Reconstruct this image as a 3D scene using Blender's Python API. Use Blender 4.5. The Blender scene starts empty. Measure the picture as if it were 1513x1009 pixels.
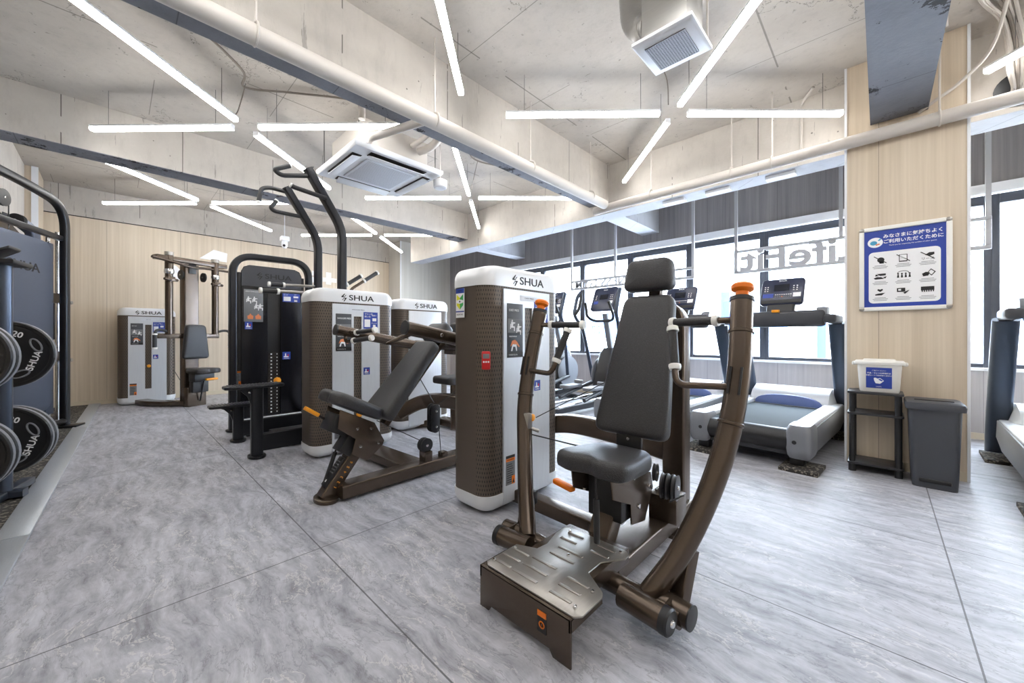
import bpy, bmesh, math, random
from mathutils import Vector, Matrix
PI = math.pi
random.seed(7)
SC = bpy.context.scene
COL = SC.collection

# ---------------------------------------------------------------- camera, sky, sun, exposure
cam_data = bpy.data.cameras.new('camera')
cam = bpy.data.objects.new('camera', cam_data)
COL.objects.link(cam)
cam.location = (0, 0, 1.1)
cam.rotation_euler = (PI/2, 0, math.radians(43.9))
cam_data.sensor_width = 36
cam_data.lens = 36*565/1513
cam_data.shift_y = -7.5/1513
cam_data.clip_start = .02
SC.camera = cam

SKY_STRENGTH = 13.0
TUBE_STRENGTH = 13.0
world = bpy.data.worlds.new('sky')
SC.world = world
world.use_nodes = True
wb = world.node_tree.nodes['Background']
wb.inputs[0].default_value = (.74, .87, 1.0, 1)
wb.inputs[1].default_value = SKY_STRENGTH
sun_data = bpy.data.lights.new('sun', 'SUN')
sun_data.energy = 6.0
sun_data.angle = .02
sun_data.color = (1, .97, .92)
sun = bpy.data.objects.new('sun', sun_data)
COL.objects.link(sun)
sun.rotation_euler = (math.radians(42), 0, math.radians(14))   # from behind the building, onto the street front
SC.view_settings.view_transform = 'Standard'
SC.view_settings.look = 'None'
SC.view_settings.gamma = 1
SC.view_settings.use_curve_mapping = False
SC.view_settings.exposure = 1.0

# ---------------------------------------------------------------- materials
def lin(c):
    r = []
    for v in c:
        v /= 255.0
        r.append(v/12.92 if v <= .04045 else ((v+.055)/1.055)**2.4)
    return (r[0], r[1], r[2], 1)

class NT:
    def __init__(s, name):
        s.m = bpy.data.materials.new(name); s.m.use_nodes = True
        s.t = s.m.node_tree; s.b = s.t.nodes['Principled BSDF']
    def n(s, typ, ins=None, **kw):
        nd = s.t.nodes.new(typ)
        for k, v in kw.items(): setattr(nd, k, v)
        for k, v in (ins or {}).items():
            if isinstance(v, bpy.types.NodeSocket): s.t.links.new(v, nd.inputs[k])
            else: nd.inputs[k].default_value = v
        return nd
    def math(s, op, a, b=None, c=None):
        ins = {0: a}
        if b is not None: ins[1] = b
        if c is not None: ins[2] = c
        return s.n('ShaderNodeMath', ins, operation=op).outputs[0]
    def set(s, **kw):
        for k, v in kw.items():
            k = k.replace('_', ' ')
            if isinstance(v, bpy.types.NodeSocket): s.t.links.new(v, s.b.inputs[k])
            else: s.b.inputs[k].default_value = v
    def coord(s):
        return s.n('ShaderNodeTexCoord').outputs['Object']
    def world(s):
        return s.n('ShaderNodeNewGeometry').outputs['Position']
    def scaled(s, v, sc, loc=(0, 0, 0), rot=(0, 0, 0)):
        return s.n('ShaderNodeMapping', {'Vector': v, 'Scale': sc, 'Location': loc, 'Rotation': rot}).outputs[0]
    def noise(s, v, scale, detail=4, rough=.55, dist=0):
        return s.n('ShaderNodeTexNoise', {'Vector': v, 'Scale': scale, 'Detail': detail, 'Roughness': rough, 'Distortion': dist}).outputs[0]
    def ramp(s, f, stops):
        nd = s.n('ShaderNodeValToRGB', {0: f}); cr = nd.color_ramp
        while len(cr.elements) < len(stops): cr.elements.new(.5)
        for e, (p, c) in zip(cr.elements, stops):
            e.position = p; e.color = c if len(c) == 4 else (*c, 1)
        return nd.outputs[0]
    def mix(s, f, a, b, mode='MIX'):
        nd = s.n('ShaderNodeMix', None, data_type='RGBA', blend_type=mode)
        for i, v in ((0, f), (6, a), (7, b)):
            if isinstance(v, bpy.types.NodeSocket): s.t.links.new(v, nd.inputs[i])
            else: nd.inputs[i].default_value = v
        return nd.outputs[2]
    def bump(s, h, strength=.3, dist=.01):
        nd = s.n('ShaderNodeBump', {'Height': h, 'Strength': strength, 'Distance': dist})
        s.t.links.new(nd.outputs[0], s.b.inputs['Normal'])
    def sep(s, v):
        return s.n('ShaderNodeSeparateXYZ', {0: v}).outputs

def plain(name, rgb, rough=.5, metal=0, spec=.5, coat=0):
    k = NT(name)
    k.set(Base_Color=lin(rgb), Roughness=rough, Metallic=metal, Specular_IOR_Level=spec, Coat_Weight=coat)
    return k.m

def brushed(name, rgb, rough, metal, sc=(2, 2, 60)):
    k = NT(name)
    f = k.noise(k.scaled(k.coord(), sc), 6, 3)
    k.set(Base_Color=k.mix(f, lin([c*.9 for c in rgb]), lin(rgb)), Roughness=rough, Metallic=metal)
    return k.m

def emit(name, rgb, strength):
    k = NT(name)
    k.set(Base_Color=lin(rgb), Emission_Color=lin(rgb), Emission_Strength=strength)
    return k.m

def wood(name, a, b, streak=30, rough=.55):
    k = NT(name)
    p = k.coord()
    f = k.noise(k.scaled(p, (streak, streak, .5)), 1.0, 6, .65)
    g = k.noise(k.scaled(p, (5, 5, .25)), 1.0, 3)
    h = k.math('MULTIPLY_ADD', f, .65, k.math('MULTIPLY', g, .35))
    c = k.ramp(h, [(.32, lin(a)), (.68, lin(b))])
    s = k.sep(p)
    q = k.math('FRACT', k.math('DIVIDE', k.math('ADD', k.math('ADD', s[0], s[1]), 40.13), .91))
    seam = k.math('LESS_THAN', q, .004)
    k.set(Base_Color=k.mix(seam, c, lin([v*.72 for v in a])), Roughness=rough)
    k.bump(h, .08, .004)
    return k.m

def concrete(name, a, b, dark, lines=.9, pits=True, chips=0.0, raw=(120, 122, 128)):
    k = NT(name)
    p = k.world()
    n1 = k.noise(p, 1.3, 8, .62)
    n2 = k.noise(k.scaled(p, (7, 7, 2)), 1.6, 6, .7)
    c = k.ramp(n1, [(.3, lin(a)), (.7, lin(b))])
    c = k.mix(k.math('MULTIPLY', k.ramp(n2, [(.5, (0, 0, 0)), (.8, (1, 1, 1))]), .18), c, lin(dark))
    s = k.sep(p)
    if lines:
        d = k.math('ADD', k.math('ADD', s[0], s[1]), k.math('MULTIPLY', n1, .01))
        q = k.math('FRACT', k.math('DIVIDE', k.math('ADD', d, 40.3), lines))
        ln = k.math('LESS_THAN', q, .009)
        brk = k.math('GREATER_THAN', k.noise(p, 3.0, 3), .47)
        c = k.mix(k.math('MULTIPLY', k.math('MULTIPLY', ln, brk), .8), c, lin(dark))
    if lines == 0:
        for ax, w in ((0, 1.8), (1, .9)):
            q = k.math('FRACT', k.math('DIVIDE', k.math('ADD', s[ax], 40.25), w))
            ln = k.math('MULTIPLY', k.math('LESS_THAN', q, .007), k.math('GREATER_THAN', k.noise(p, 1.2, 2), .48))
            c = k.mix(k.math('MULTIPLY', ln, .6), c, lin(dark))
        rid = k.math('ABSOLUTE', k.math('SUBTRACT', k.noise(p, .8, 7, .65), .5))
        c = k.mix(k.math('MULTIPLY', k.math('MULTIPLY', k.math('LESS_THAN', rid, .0022), k.math('GREATER_THAN', k.noise(p, .9, 2), .52)), .6), c, lin(dark))
    if pits:
        vo = k.n('ShaderNodeTexVoronoi', {'Vector': p, 'Scale': 9.0})
        pit = k.math('LESS_THAN', vo.outputs['Distance'], k.math('MULTIPLY', k.math('SUBTRACT', k.noise(p, 2.0, 2), .44), .3))
        c = k.mix(k.math('MULTIPLY', pit, .75), c, lin(dark))
        vt = k.noise(k.scaled(p, (16, 16, 1.2)), 1.0, 5, .7)
        c = k.mix(k.math('MULTIPLY', k.math('GREATER_THAN', vt, .655), .4), c, lin(dark))
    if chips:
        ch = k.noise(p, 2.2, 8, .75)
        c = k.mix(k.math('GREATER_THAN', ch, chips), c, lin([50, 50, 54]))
    k.set(Base_Color=c, Roughness=.85)
    k.bump(k.math('ADD', n2, k.noise(p, 40, 4)), .25, .006)
    return k.m

M = {}
M['brown'] = brushed('bronze_painted_steel', (100, 88, 78), .27, .72)
def perforated():
    k = NT('perforated_bronze_cover')
    p = k.coord(); s = k.sep(p)
    u = k.math('DIVIDE', k.math('ADD', k.math('ADD', s[0], s[1]), 20.0), .021)
    v = k.math('DIVIDE', k.math('ADD', s[2], 5.0), .026)
    odd = k.math('MULTIPLY', k.math('FLOOR', k.math('MODULO', v, 2.0)), .5)
    fu = k.math('SUBTRACT', k.math('FRACT', k.math('ADD', u, odd)), .5)
    fv = k.math('SUBTRACT', k.math('FRACT', v), .5)
    d = k.math('ADD', k.math('MULTIPLY', k.math('MULTIPLY', fu, fu), 2.2), k.math('MULTIPLY', fv, fv))
    dot = k.math('MULTIPLY', k.math('LESS_THAN', d, .085), k.math('GREATER_THAN', s[0], .09))
    k.set(Base_Color=k.mix(dot, lin((98, 88, 79)), lin((30, 26, 23))), Roughness=.42, Metallic=k.math('MULTIPLY', k.math('SUBTRACT', 1.0, dot), .45))
    k.bump(k.math('SUBTRACT', 1.0, dot), .5, .006)
    return k.m
M['perf'] = perforated()
M['silver'] = brushed('brushed_silver_cover', (222, 226, 232), .34, .25, (3, 60, 1))
M['white_cap'] = plain('pale_silver_cap', (228, 230, 233), .32, .15)
M['steel'] = brushed('brushed_steel_plate', (176, 172, 166), .3, .85, (60, 2, 2))
M['strip'] = brushed('satin_steel_strip', (196, 202, 210), .4, .55, (3, 60, 1))
M['hoodblue'] = plain('slate_blue_insert', (104, 122, 178), .4)
M['chrome'] = plain('polished_chrome', (215, 215, 215), .15, 1)
M['darkmetal'] = plain('dark_slot_metal', (52, 48, 46), .5, .4)
M['black'] = plain('black_plastic', (30, 31, 34), .42)
M['blackmetal'] = plain('black_painted_steel', (34, 36, 41), .32, .35)
M['blacksheen'] = plain('black_gloss_cover', (24, 25, 30), .25, .1)
M['bluegrey'] = brushed('blue_grey_steel_panel', (94, 103, 122), .42, .45)
M['frameblue'] = plain('blue_grey_steel_tube', (70, 78, 92), .3, .6)
def leather(name, rgb):
    k = NT(name); p = k.coord()
    w = k.n('ShaderNodeTexVoronoi', {'Vector': p, 'Scale': 170.0}).outputs['Distance']
    k.set(Base_Color=k.mix(k.math('MULTIPLY', w, .9), lin([c*.8 for c in rgb]), lin([c*1.15 for c in rgb])), Roughness=.46)
    k.bump(w, .35, .002)
    return k.m
M['pad'] = leather('black_vinyl_pad', (52, 52, 54))
M['grip'] = leather('black_rubber_grip', (44, 44, 46))
M['orange'] = plain('orange_plastic', (240, 122, 14), .4)
M['amber'] = plain('amber_plastic', (242, 160, 30), .4)
M['red'] = plain('red_plastic', (200, 24, 28), .35)
M['white'] = plain('white_plastic', (236, 235, 230), .4)
M['paper'] = plain('white_print', (240, 241, 243), .5)
M['blueprint'] = plain('blue_print', (38, 66, 160), .45)
M['darkprint'] = plain('dark_grey_print', (66, 70, 76), .4)
M['midprint'] = plain('mid_grey_print', (120, 122, 126), .5)
M['orangeprint'] = plain('orange_print', (232, 140, 92), .5)
M['ink'] = plain('black_ink', (28, 28, 30), .5)
M['greenprint'] = plain('green_print', (52, 168, 84), .5)
M['yellowprint'] = plain('yellow_print', (226, 222, 40), .5)
M['cyanprint'] = plain('light_blue_print', (70, 160, 196), .5)
M['greyplastic'] = plain('grey_plastic', (122, 125, 132), .4)
M['lightplastic'] = plain('pale_grey_plastic', (214, 218, 226), .35)
M['darkplastic'] = plain('charcoal_plastic', (62, 64, 70), .4)
M['beltmat'] = plain('grey_treadmill_belt', (84, 92, 98), .8, 0, .2)
M['consoleblue'] = plain('navy_console', (40, 46, 70), .25)
M['screen'] = plain('dark_screen', (22, 26, 40), .08)
M['pipe'] = plain('painted_pipe', (196, 190, 183), .6)
M['whitepaint'] = plain('white_painted_metal', (228, 230, 234), .45)
M['greypaint'] = plain('grey_painted_metal', (172, 174, 180), .45, .2)
M['mullion'] = plain('charcoal_window_frame', (72, 76, 86), .4, .3)
M['cable'] = plain('grey_cable', (128, 120, 112), .6)
M['wire'] = plain('steel_wire', (120, 118, 116), .4, .6)
M['binbody'] = plain('dark_grey_bin', (66, 69, 76), .42)
M['shelf'] = plain('black_shelf_board', (46, 46, 50), .38)
M['galv'] = brushed('galvanised_duct', (168, 166, 162), .4, .7)
M['tube'] = emit('led_diffuser', (255, 253, 250), TUBE_STRENGTH)
M['wall'] = wood('beige_wood_panel', (196, 180, 158), (222, 208, 188))
M['wallgrey'] = wood('pale_grey_panel', (190, 186, 178), (208, 205, 198), 22)
M['uppanel'] = wood('brown_grey_panel', (116, 114, 119), (154, 150, 152), 26, .45)
M['lowpanel'] = wood('mauve_grey_panel', (158, 152, 152), (188, 183, 183), 22, .5)
M['concrete'] = concrete('painted_concrete_beam', (178, 172, 165), (202, 196, 188), (80, 76, 72))
M['ceil'] = concrete('painted_concrete_ceiling', (174, 168, 161), (194, 188, 180), (88, 83, 78), 0, True)
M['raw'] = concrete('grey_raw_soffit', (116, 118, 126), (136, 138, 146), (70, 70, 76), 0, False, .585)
M['soffit'] = concrete('pale_soffit', (168, 170, 176), (186, 188, 193), (120, 120, 124), .9, False)
M['base'] = plain('cream_skirting', (206, 194, 172), .5)

def floor_mat():
    k = NT('grey_stone_vinyl'); p = k.world()
    warp = k.noise(p, 1.1, 3)
    st = k.n('ShaderNodeVectorMath', {0: p, 1: k.n('ShaderNodeVectorMath', {0: k.n('ShaderNodeTexNoise', {'Vector': p, 'Scale': 2.2, 'Detail': 4.0}).outputs[1], 3: .22}, operation='SCALE').outputs[0]}, operation='ADD').outputs[0]
    m = k.scaled(st, (2.2, 12.0, 1), rot=(0, 0, .62))
    n1 = k.noise(m, 1.6, 9, .68)
    n2 = k.noise(k.scaled(st, (1.2, 3.0, 1), rot=(0, 0, .8)), 1.4, 6, .6)
    n3 = k.noise(p, 24, 5, .6)
    h = k.math('ADD', k.math('MULTIPLY', n1, .62), k.math('ADD', k.math('MULTIPLY', n2, .22), k.math('MULTIPLY', n3, .16)))
    c = k.ramp(h, [(.34, lin((116, 117, 124))), (.45, lin((156, 157, 165))), (.55, lin((181, 182, 190))), (.67, lin((205, 206, 213)))])
    rid = k.math('ABSOLUTE', k.math('SUBTRACT', k.noise(k.scaled(st, (1.1, 2.4, 1), rot=(0, 0, .9)), 1.5, 6, .62), .5))
    vein = k.math('MULTIPLY', k.math('LESS_THAN', rid, .0055), k.math('GREATER_THAN', k.noise(p, 1.7, 2), .47))
    c = k.mix(k.math('MULTIPLY', vein, .45), c, lin((214, 212, 210)))
    rid2 = k.math('ABSOLUTE', k.math('SUBTRACT', k.noise(k.scaled(st, (2.3, 6, 1), (3, 1, 0), (0, 0, .55)), 1.5, 6, .62), .5))
    c = k.mix(k.math('MULTIPLY', k.math('LESS_THAN', rid2, .008), .3), c, lin((92, 91, 95)))
    s = k.sep(p)
    qy = k.math('FRACT', k.math('DIVIDE', k.math('ADD', s[1], 40*1.135 - .74), 1.135))
    qx = k.math('FRACT', k.math('DIVIDE', k.math('ADD', s[0], 20*2.34 - .24), 2.34))
    seam = k.math('MAXIMUM', k.math('LESS_THAN', qy, .0055), k.math('LESS_THAN', qx, .0026))
    c = k.mix(k.math('MULTIPLY', seam, .8), c, lin((70, 69, 72)))
    k.set(Base_Color=c, Roughness=k.math('MULTIPLY_ADD', n1, .2, .38), Specular_IOR_Level=.45)
    k.bump(k.math('SUBTRACT', h, seam), .35, .008)
    return k.m
M['floor'] = floor_mat()
def rubber():
    k = NT('speckled_rubber_floor'); p = k.world()
    v = k.n('ShaderNodeTexVoronoi', {'Vector': p, 'Scale': 70.0})
    f = k.math('GREATER_THAN', k.sep(v.outputs['Color'])[0], .8)
    k.set(Base_Color=k.mix(f, lin((52, 50, 48)), lin((128, 122, 112))), Roughness=.8)
    return k.m
M['rubber'] = rubber()
def glass():
    k = NT('window_glass')
    tr = k.n('ShaderNodeBsdfTransparent'); gl = k.n('ShaderNodeBsdfGlossy', {'Roughness': .02})
    mx = k.n('ShaderNodeMixShader', {0: .06}); out = k.t.nodes['Material Output']
    k.t.links.new(tr.outputs[0], mx.inputs[1]); k.t.links.new(gl.outputs[0], mx.inputs[2]); k.t.links.new(mx.outputs[0], out.inputs[0])
    return k.m
M['glass'] = glass()
M['acrylic'] = glass(); M['acrylic'].name = 'clear_poster_cover'
M['facade'] = plain('pale_street_facade', (240, 242, 245), .8)
M['bluepost'] = plain('blue_painted_post', (40, 84, 190), .6); M['facadepane'] = plain('pale_blue_shopfront', (96, 140, 205), .5)
M['street'] = plain('pale_street', (190, 190, 192), .9)

# ---------------------------------------------------------------- mesh builder
def catmull(pts, k=6, closed=False):
    P = [Vector(p) for p in pts]; n = len(P); out = []
    for i in range(n if closed else n-1):
        if closed: a, b, c, d = P[(i-1) % n], P[i], P[(i+1) % n], P[(i+2) % n]
        else: a, b, c, d = P[max(i-1, 0)], P[i], P[i+1], P[min(i+2, n-1)]
        for j in range(k):
            t = j/k
            out.append(.5*((2*b)+(c-a)*t+(2*a-5*b+4*c-d)*t*t+(3*b-a-3*c+d)*t**3))
    if not closed: out.append(P[-1])
    return out

def fillet(pts, r, k=5):
    P = [Vector(p) for p in pts]; out = [P[0]]
    for i in range(1, len(P)-1):
        a = (P[i-1]-P[i]); b = (P[i+1]-P[i]); d = min(r, a.length*.48, b.length*.48)
        s, e = P[i]+a.normalized()*d, P[i]+b.normalized()*d
        for j in range(k+1):
            t = j/k; out.append((1-t)**2*s+2*t*(1-t)*P[i]+t*t*e)
    out.append(P[-1]); return out

def rrect(w, h, r, k=4):
    pts = []; r = min(r, w/2-1e-5, h/2-1e-5)
    for cx, cy, a0 in ((w/2-r, h/2-r, 0), (-w/2+r, h/2-r, PI/2), (-w/2+r, -h/2+r, PI), (w/2-r, -h/2+r, 1.5*PI)):
        for j in range(k+1):
            a = a0+PI/2*j/k; pts.append((cx+r*math.cos(a), cy+r*math.sin(a)))
    return pts

class MB:
    def __init__(s): s.bm = bmesh.new(); s.mi = 0; s.mats = []
    def m(s, key):
        mt = M[key] if isinstance(key, str) else key
        if mt not in s.mats: s.mats.append(mt)
        s.mi = s.mats.index(mt); return s
    def face(s, vs):
        try:
            f = s.bm.faces.new(vs); f.material_index = s.mi; return f
        except ValueError: return None
    def rings(s, rings, closed=True, cap=True):
        R = [[s.bm.verts.new(p) for p in r] for r in rings]; fs = []
        n = len(R[0])
        for a, b in zip(R, R[1:]):
            for i in range(n if closed else n-1):
                fs.append(s.face((a[i], a[(i+1) % n], b[(i+1) % n], b[i])))
        if cap:
            fs.append(s.face(list(reversed(R[0])))); fs.append(s.face(R[-1]))
        return fs
    def bevel(s, fs, off, seg=2):
        es = {e for f in fs if f for e in f.edges}
        es = [e for e in es if len(e.link_faces) == 2 and e.link_faces[0].normal.angle(e.link_faces[1].normal, 0) > .5]
        bmesh.ops.bevel(s.bm, geom=es, offset=off, segments=seg, affect='EDGES', profile=.5, clamp_overlap=True, material=-1)
    def box(s, c, d, rot=None, bev=0, seg=2):
        R = Matrix.Rotation(rot[0], 3, rot[1]) if isinstance(rot, tuple) else (rot or Matrix.Identity(3))
        c = Vector(c); q = []
        for z in (-.5, .5):
            q.append([c+R @ Vector((x*d[0], y*d[1], z*d[2])) for x, y in ((-.5, -.5), (.5, -.5), (.5, .5), (-.5, .5))])
        fs = s.rings(q)
        if bev:
            for f in fs: f.normal_update()
            s.bevel(fs, bev, seg)
        return s
    def span(s, a, b, bev=0, seg=2):
        a, b = Vector(a), Vector(b)
        return s.box((a+b)/2, [abs(v) for v in (b-a)], None, bev, seg)
    def tube(s, pts, r, n=14, cap=True, prof=None, up=(0, 0, 1), closed=False):
        P = [Vector(p) for p in pts]
        P = [p for i, p in enumerate(P) if i == 0 or (p-P[i-1]).length > 1e-6]
        N = len(P); T = []
        for i in range(N):
            if closed: t = P[(i+1) % N]-P[i-1]
            else: t = P[min(i+1, N-1)]-P[max(i-1, 0)]
            T.append(t.normalized())
        u = Vector(up); x = u.cross(T[0])
        if x.length < 1e-3: x = Vector((1, 0, 0)).cross(T[0])
        if x.length < 1e-3: x = Vector((0, 1, 0)).cross(T[0])
        x.normalize(); rings = []
        for i in range(N):
            if i: x = T[i-1].rotation_difference(T[i]) @ x
            x = (x-T[i]*x.dot(T[i])).normalized(); y = T[i].cross(x)
            if prof: ring = [P[i]+x*a+y*b for a, b in prof]
            else:
                rr = r[i] if isinstance(r, (list, tuple)) else r
                ring = [P[i]+(x*math.cos(2*PI*j/n)+y*math.sin(2*PI*j/n))*rr for j in range(n)]
            rings.append(ring)
        if closed: rings.append(rings[0]); s.rings(rings, cap=False); bmesh.ops.remove_doubles(s.bm, verts=s.bm.verts, dist=1e-6)
        else: s.rings(rings, cap=cap)
        return s
    def cyl(s, a, b, r, r2=None, n=22):
        return s.tube([a, b], [r, r if r2 is None else r2], n)
    def lathe(s, prof, o, axis=(0, 0, 1), n=28):
        ax = Vector(axis).normalized(); o = Vector(o)
        x = ax.orthogonal().normalized(); y = ax.cross(x)
        s.rings([[o+ax*h+(x*math.cos(2*PI*j/n)+y*math.sin(2*PI*j/n))*max(r, 1e-4) for j in range(n)] for r, h in prof])
        return s
    def prism(s, poly, ext, bev=0, seg=2):
        e = Vector(ext); a = [Vector(p) for p in poly]
        fs = s.rings([a, [p+e for p in a]])
        if bev:
            for f in fs:
                if f: f.normal_update()
            s.bevel(fs, bev, seg)
        return s
    def loft(s, rings): s.rings([[Vector(p) for p in r] for r in rings]); return s
    def pad(s, poly2, o, ux, uy, thick, rad, seg=4):
        """cushion: 2-D outline in plane (ux, uy) at o, thick along ux x uy, softly rounded rim"""
        ux, uy = Vector(ux).normalized(), Vector(uy).normalized(); nz = ux.cross(uy); o = Vector(o)
        cx = sum(p[0] for p in poly2)/len(poly2); cy = sum(p[1] for p in poly2)/len(poly2)
        def ring(ins, h):
            out = []
            n = len(poly2)
            for i in range(n):
                p = Vector(poly2[i]); a = Vector(poly2[i-1]); b = Vector(poly2[(i+1) % n])
                t = (b-a); nn = Vector((t.y, -t.x)).normalized()
                q = p-nn*ins
                out.append(o+ux*q.x+uy*q.y+nz*h)
            return out
        rs = [ring(rad*.6, 0), ring(rad*.12, rad*.25), ring(0, rad*.7)]
        for j in range(seg+1):
            a = PI/2*j/seg
            rs.append(ring(rad*(1-math.cos(a)), thick-rad+rad*math.sin(a)))
        m = Vector(poly2[0])*0+Vector((cx, cy)); last = rs[-1]; c3 = o+ux*m.x+uy*m.y+nz*thick
        for f_, b_ in ((.9, .05), (.6, .14), (.25, .18)): rs.append([c3+(p-c3)*f_+nz*(rad*b_) for p in last])
        s.rings(rs); return s
    def text(s, body, size, o, right, up, ext=.0006, align='CENTER', squash=1, bold=0):
        cu = bpy.data.curves.new('t', 'FONT'); cu.body = body; cu.size = size; cu.align_x = align; cu.align_y = 'CENTER'
        cu.extrude = ext; cu.resolution_u = 3; cu.offset = bold
        ob = bpy.data.objects.new('t', cu); COL.objects.link(ob)
        bpy.context.view_layer.update()
        me = bpy.data.meshes.new_from_object(ob.evaluated_get(bpy.context.evaluated_depsgraph_get()))
        r, u = Vector(right).normalized()*squash, Vector(up).normalized(); nrm = r.normalized().cross(u); o = Vector(o)
        me.transform(Matrix(((r.x, u.x, nrm.x, o.x), (r.y, u.y, nrm.y, o.y), (r.z, u.z, nrm.z, o.z), (0, 0, 0, 1))))
        old = set(s.bm.faces); s.bm.from_mesh(me)
        for f in s.bm.faces:
            if f not in old: f.material_index = s.mi
        bpy.data.objects.remove(ob); bpy.data.curves.remove(cu); bpy.data.meshes.remove(me)
        return s
    def build(s, name, mat=None, parent=None, angle=38):
        if mat is not None: s.mats = s.mats or [M[mat] if isinstance(mat, str) else mat]
        bm = s.bm
        bmesh.ops.recalc_face_normals(bm, faces=bm.faces)
        me = bpy.data.meshes.new(name); bm.to_mesh(me); bm.free()
        for f in me.polygons: f.use_smooth = True
        me.set_sharp_from_angle(angle=math.radians(angle))
        for mt in s.mats: me.materials.append(mt)
        ob = bpy.data.objects.new(name, me); COL.objects.link(ob)
        if parent: ob.parent = parent
        return ob

def tag(o, label, cat, group=None):
    o['label'] = label; o['category'] = cat
    if group: o['group'] = group
    return o
def thing(name, label, cat, loc=(0, 0, 0), rz=0, group=None):
    o = bpy.data.objects.new(name, None); COL.objects.link(o)
    o.location = loc; o.rotation_euler = (0, 0, rz); o.empty_display_size = .1
    return tag(o, label, cat, group)
def struct(o): o['kind'] = 'structure'; return o
def copy_tree(o, parent=None):
    c = o.copy(); COL.objects.link(c)
    if parent: c.parent = parent
    for ch in list(o.children): copy_tree(ch, c)
    return c
def part(o, label): o['label'] = label; return o
# ================================================================ the setting
ZC, XB, YW, YB, ZB = 3.456, -9.1, 6.4, 4.73, 2.80     # ceiling, back wall, window wall, window beam face, beam bottom
XE, YS = 4.0, -2.0
def sbox(name, a, b, mat, bev=0):
    return struct(MB().span(a, b, bev).build(name, mat))
sbox('floor', (XB-.2, YS-.2, -.2), (XE+.2, YW+.2, 0), 'floor')
sbox('ceiling', (XB-.2, YS-.2, ZC), (XE+.2, YW+.2, ZC+.2), 'ceil')
sbox('wall_back', (XB-.2, YS-.2, 0), (XB, YW+.2, 2.985), 'wall')
sbox('trim_1', (XB-.2, YS-.2, 2.985), (XB+.004, YW+.2, 3.0), 'darkmetal')
struct(MB().span((XB-.2, YS-.2, 3.0), (XB, YW+.2, ZC)).build('wall_back_upper', 'concrete'))
sbox('wall_left', (XB, YS-.2, 0), (XE+.2, YS, ZC), 'wall')
sbox('wall_near', (XE, YS, 0), (XE+.2, YW+.2, ZC), 'wall')
sbox('baseboard_back', (XB, -.73, 0), (XB+.012, 4.89, .075), 'base')
# rubber strength area on the left and the steel threshold along it
def sy(x): return -.262-.0287*(x+5.4)
k = MB(); k.prism([(XB, sy(XB)-.1, 0), (XE, sy(XE)-.1, 0), (XE, YS, 0), (XB, YS, 0)], (0, 0, .012)); struct(k.build('floor_rubber', 'rubber'))
k = MB()
for a, b in ((-9.1, -6.9), (-6.89, -3.36), (-3.35, -.4), (-.39, 4.0)):
    k.prism([(a, sy(a), .001), (b, sy(b), .001), (b, sy(b)-.13, .001), (a, sy(a)-.13, .001)], (0, 0, .02), .006)
struct(k.build('trim_2', 'strip'))
# beams
def beam(x0, x1, y0, y1, zb):
    o = struct(MB().span((x0, y0, zb+.006), (x1, y1, ZC)).build('ceiling_beam', 'concrete'))
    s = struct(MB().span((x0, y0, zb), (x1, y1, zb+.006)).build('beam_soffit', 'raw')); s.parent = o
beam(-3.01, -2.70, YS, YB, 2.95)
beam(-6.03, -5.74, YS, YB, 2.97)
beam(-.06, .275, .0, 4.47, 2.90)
b = struct(MB().span((-7.79, YB, ZB+.006), (XE, 5.03, ZC)).build('ceiling_beam', 'concrete'))
s = struct(MB().span((-7.79, YB, ZB), (XE, 5.03, ZB+.006)).build('beam_soffit', 'soffit')); s.parent = b
for x0, x1 in ((-3.0, -2.7), (-6.02, -5.75)):
    struct(MB().span((x0, 5.03, 2.86), (x1, YW, ZC)).build('ceiling_beam', 'soffit'))
struct(MB().span((XB, -1.25, 2.45), (XE, -.86, ZC)).build('ceiling_beam', 'concrete'))
# columns
c = MB(); c.span((XB, YS, 0), (-8.46, -.745, ZC)); struct(c.build('wall_corner_column', 'wall'))
sbox('trim_3', (-8.46, -.80, 0), (-8.448, -.737, ZC), 'whitepaint')
c = MB(); c.span((XB, 4.89, 0), (-8.52, YW, ZC)); struct(c.build('wall_window_column', 'wallgrey'))
sbox('trim_4', (-8.53, 4.878, 0), (-8.508, 4.905, ZC), 'whitepaint')
c = MB(); c.span((-.222, 4.47, 0), (.487, YW, ZC)); struct(c.build('wall_pillar', 'wall'))
for n, x in ((5, -.226), (6, .475)):
    sbox('trim_%d' % n, (x, 4.462, 0), (x+.017, 4.50, ZC), 'whitepaint')
sbox('baseboard_pillar', (-.21, 4.46, 0), (.474, 4.47, .07), 'base')
# window wall
sbox('wall_window', (XB, YW, 0), (XE+.2, YW+.2, .735), 'lowpanel')
sbox('wall_window_upper', (XB, YW, 2.69), (XE+.2, YW+.2, ZC), 'uppanel')
sbox('wall_window_end', (XB, YW, .735), (-6.29, YW+.2, 2.69), 'uppanel')
sbox('baseboard_window', (-8.5, YW-.012, 0), (XE, YW, .07), 'base')
sbox('trim_7', (-6.29, YW-.05, .735), (XE, YW+.02, .765), 'whitepaint')
sbox('trim_8', (-6.35, YW-.06, 2.60), (XE, YW+.02, 2.70), 'whitepaint')
for i in range(10):
    x0 = -6.29+1.02*i; x1 = x0+1.02; f = MB()
    f.span((x0, YW+.02, .765), (x0+.055, YW+.1, 2.60), .004).span((x1-.055, YW+.02, .765), (x1, YW+.1, 2.60), .004)
    f.span((x0+.055, YW+.02, .765), (x1-.055, YW+.1, .81), .004).span((x0+.055, YW+.02, 2.50), (x1-.055, YW+.1, 2.60), .004)
    o = struct(f.build('window_%d' % (i+1), 'mullion'))
    g = MB().span((x0+.05, YW+.055, .80), (x1-.05, YW+.061, 2.52)).build('glass_pane', 'glass', o)

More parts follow.
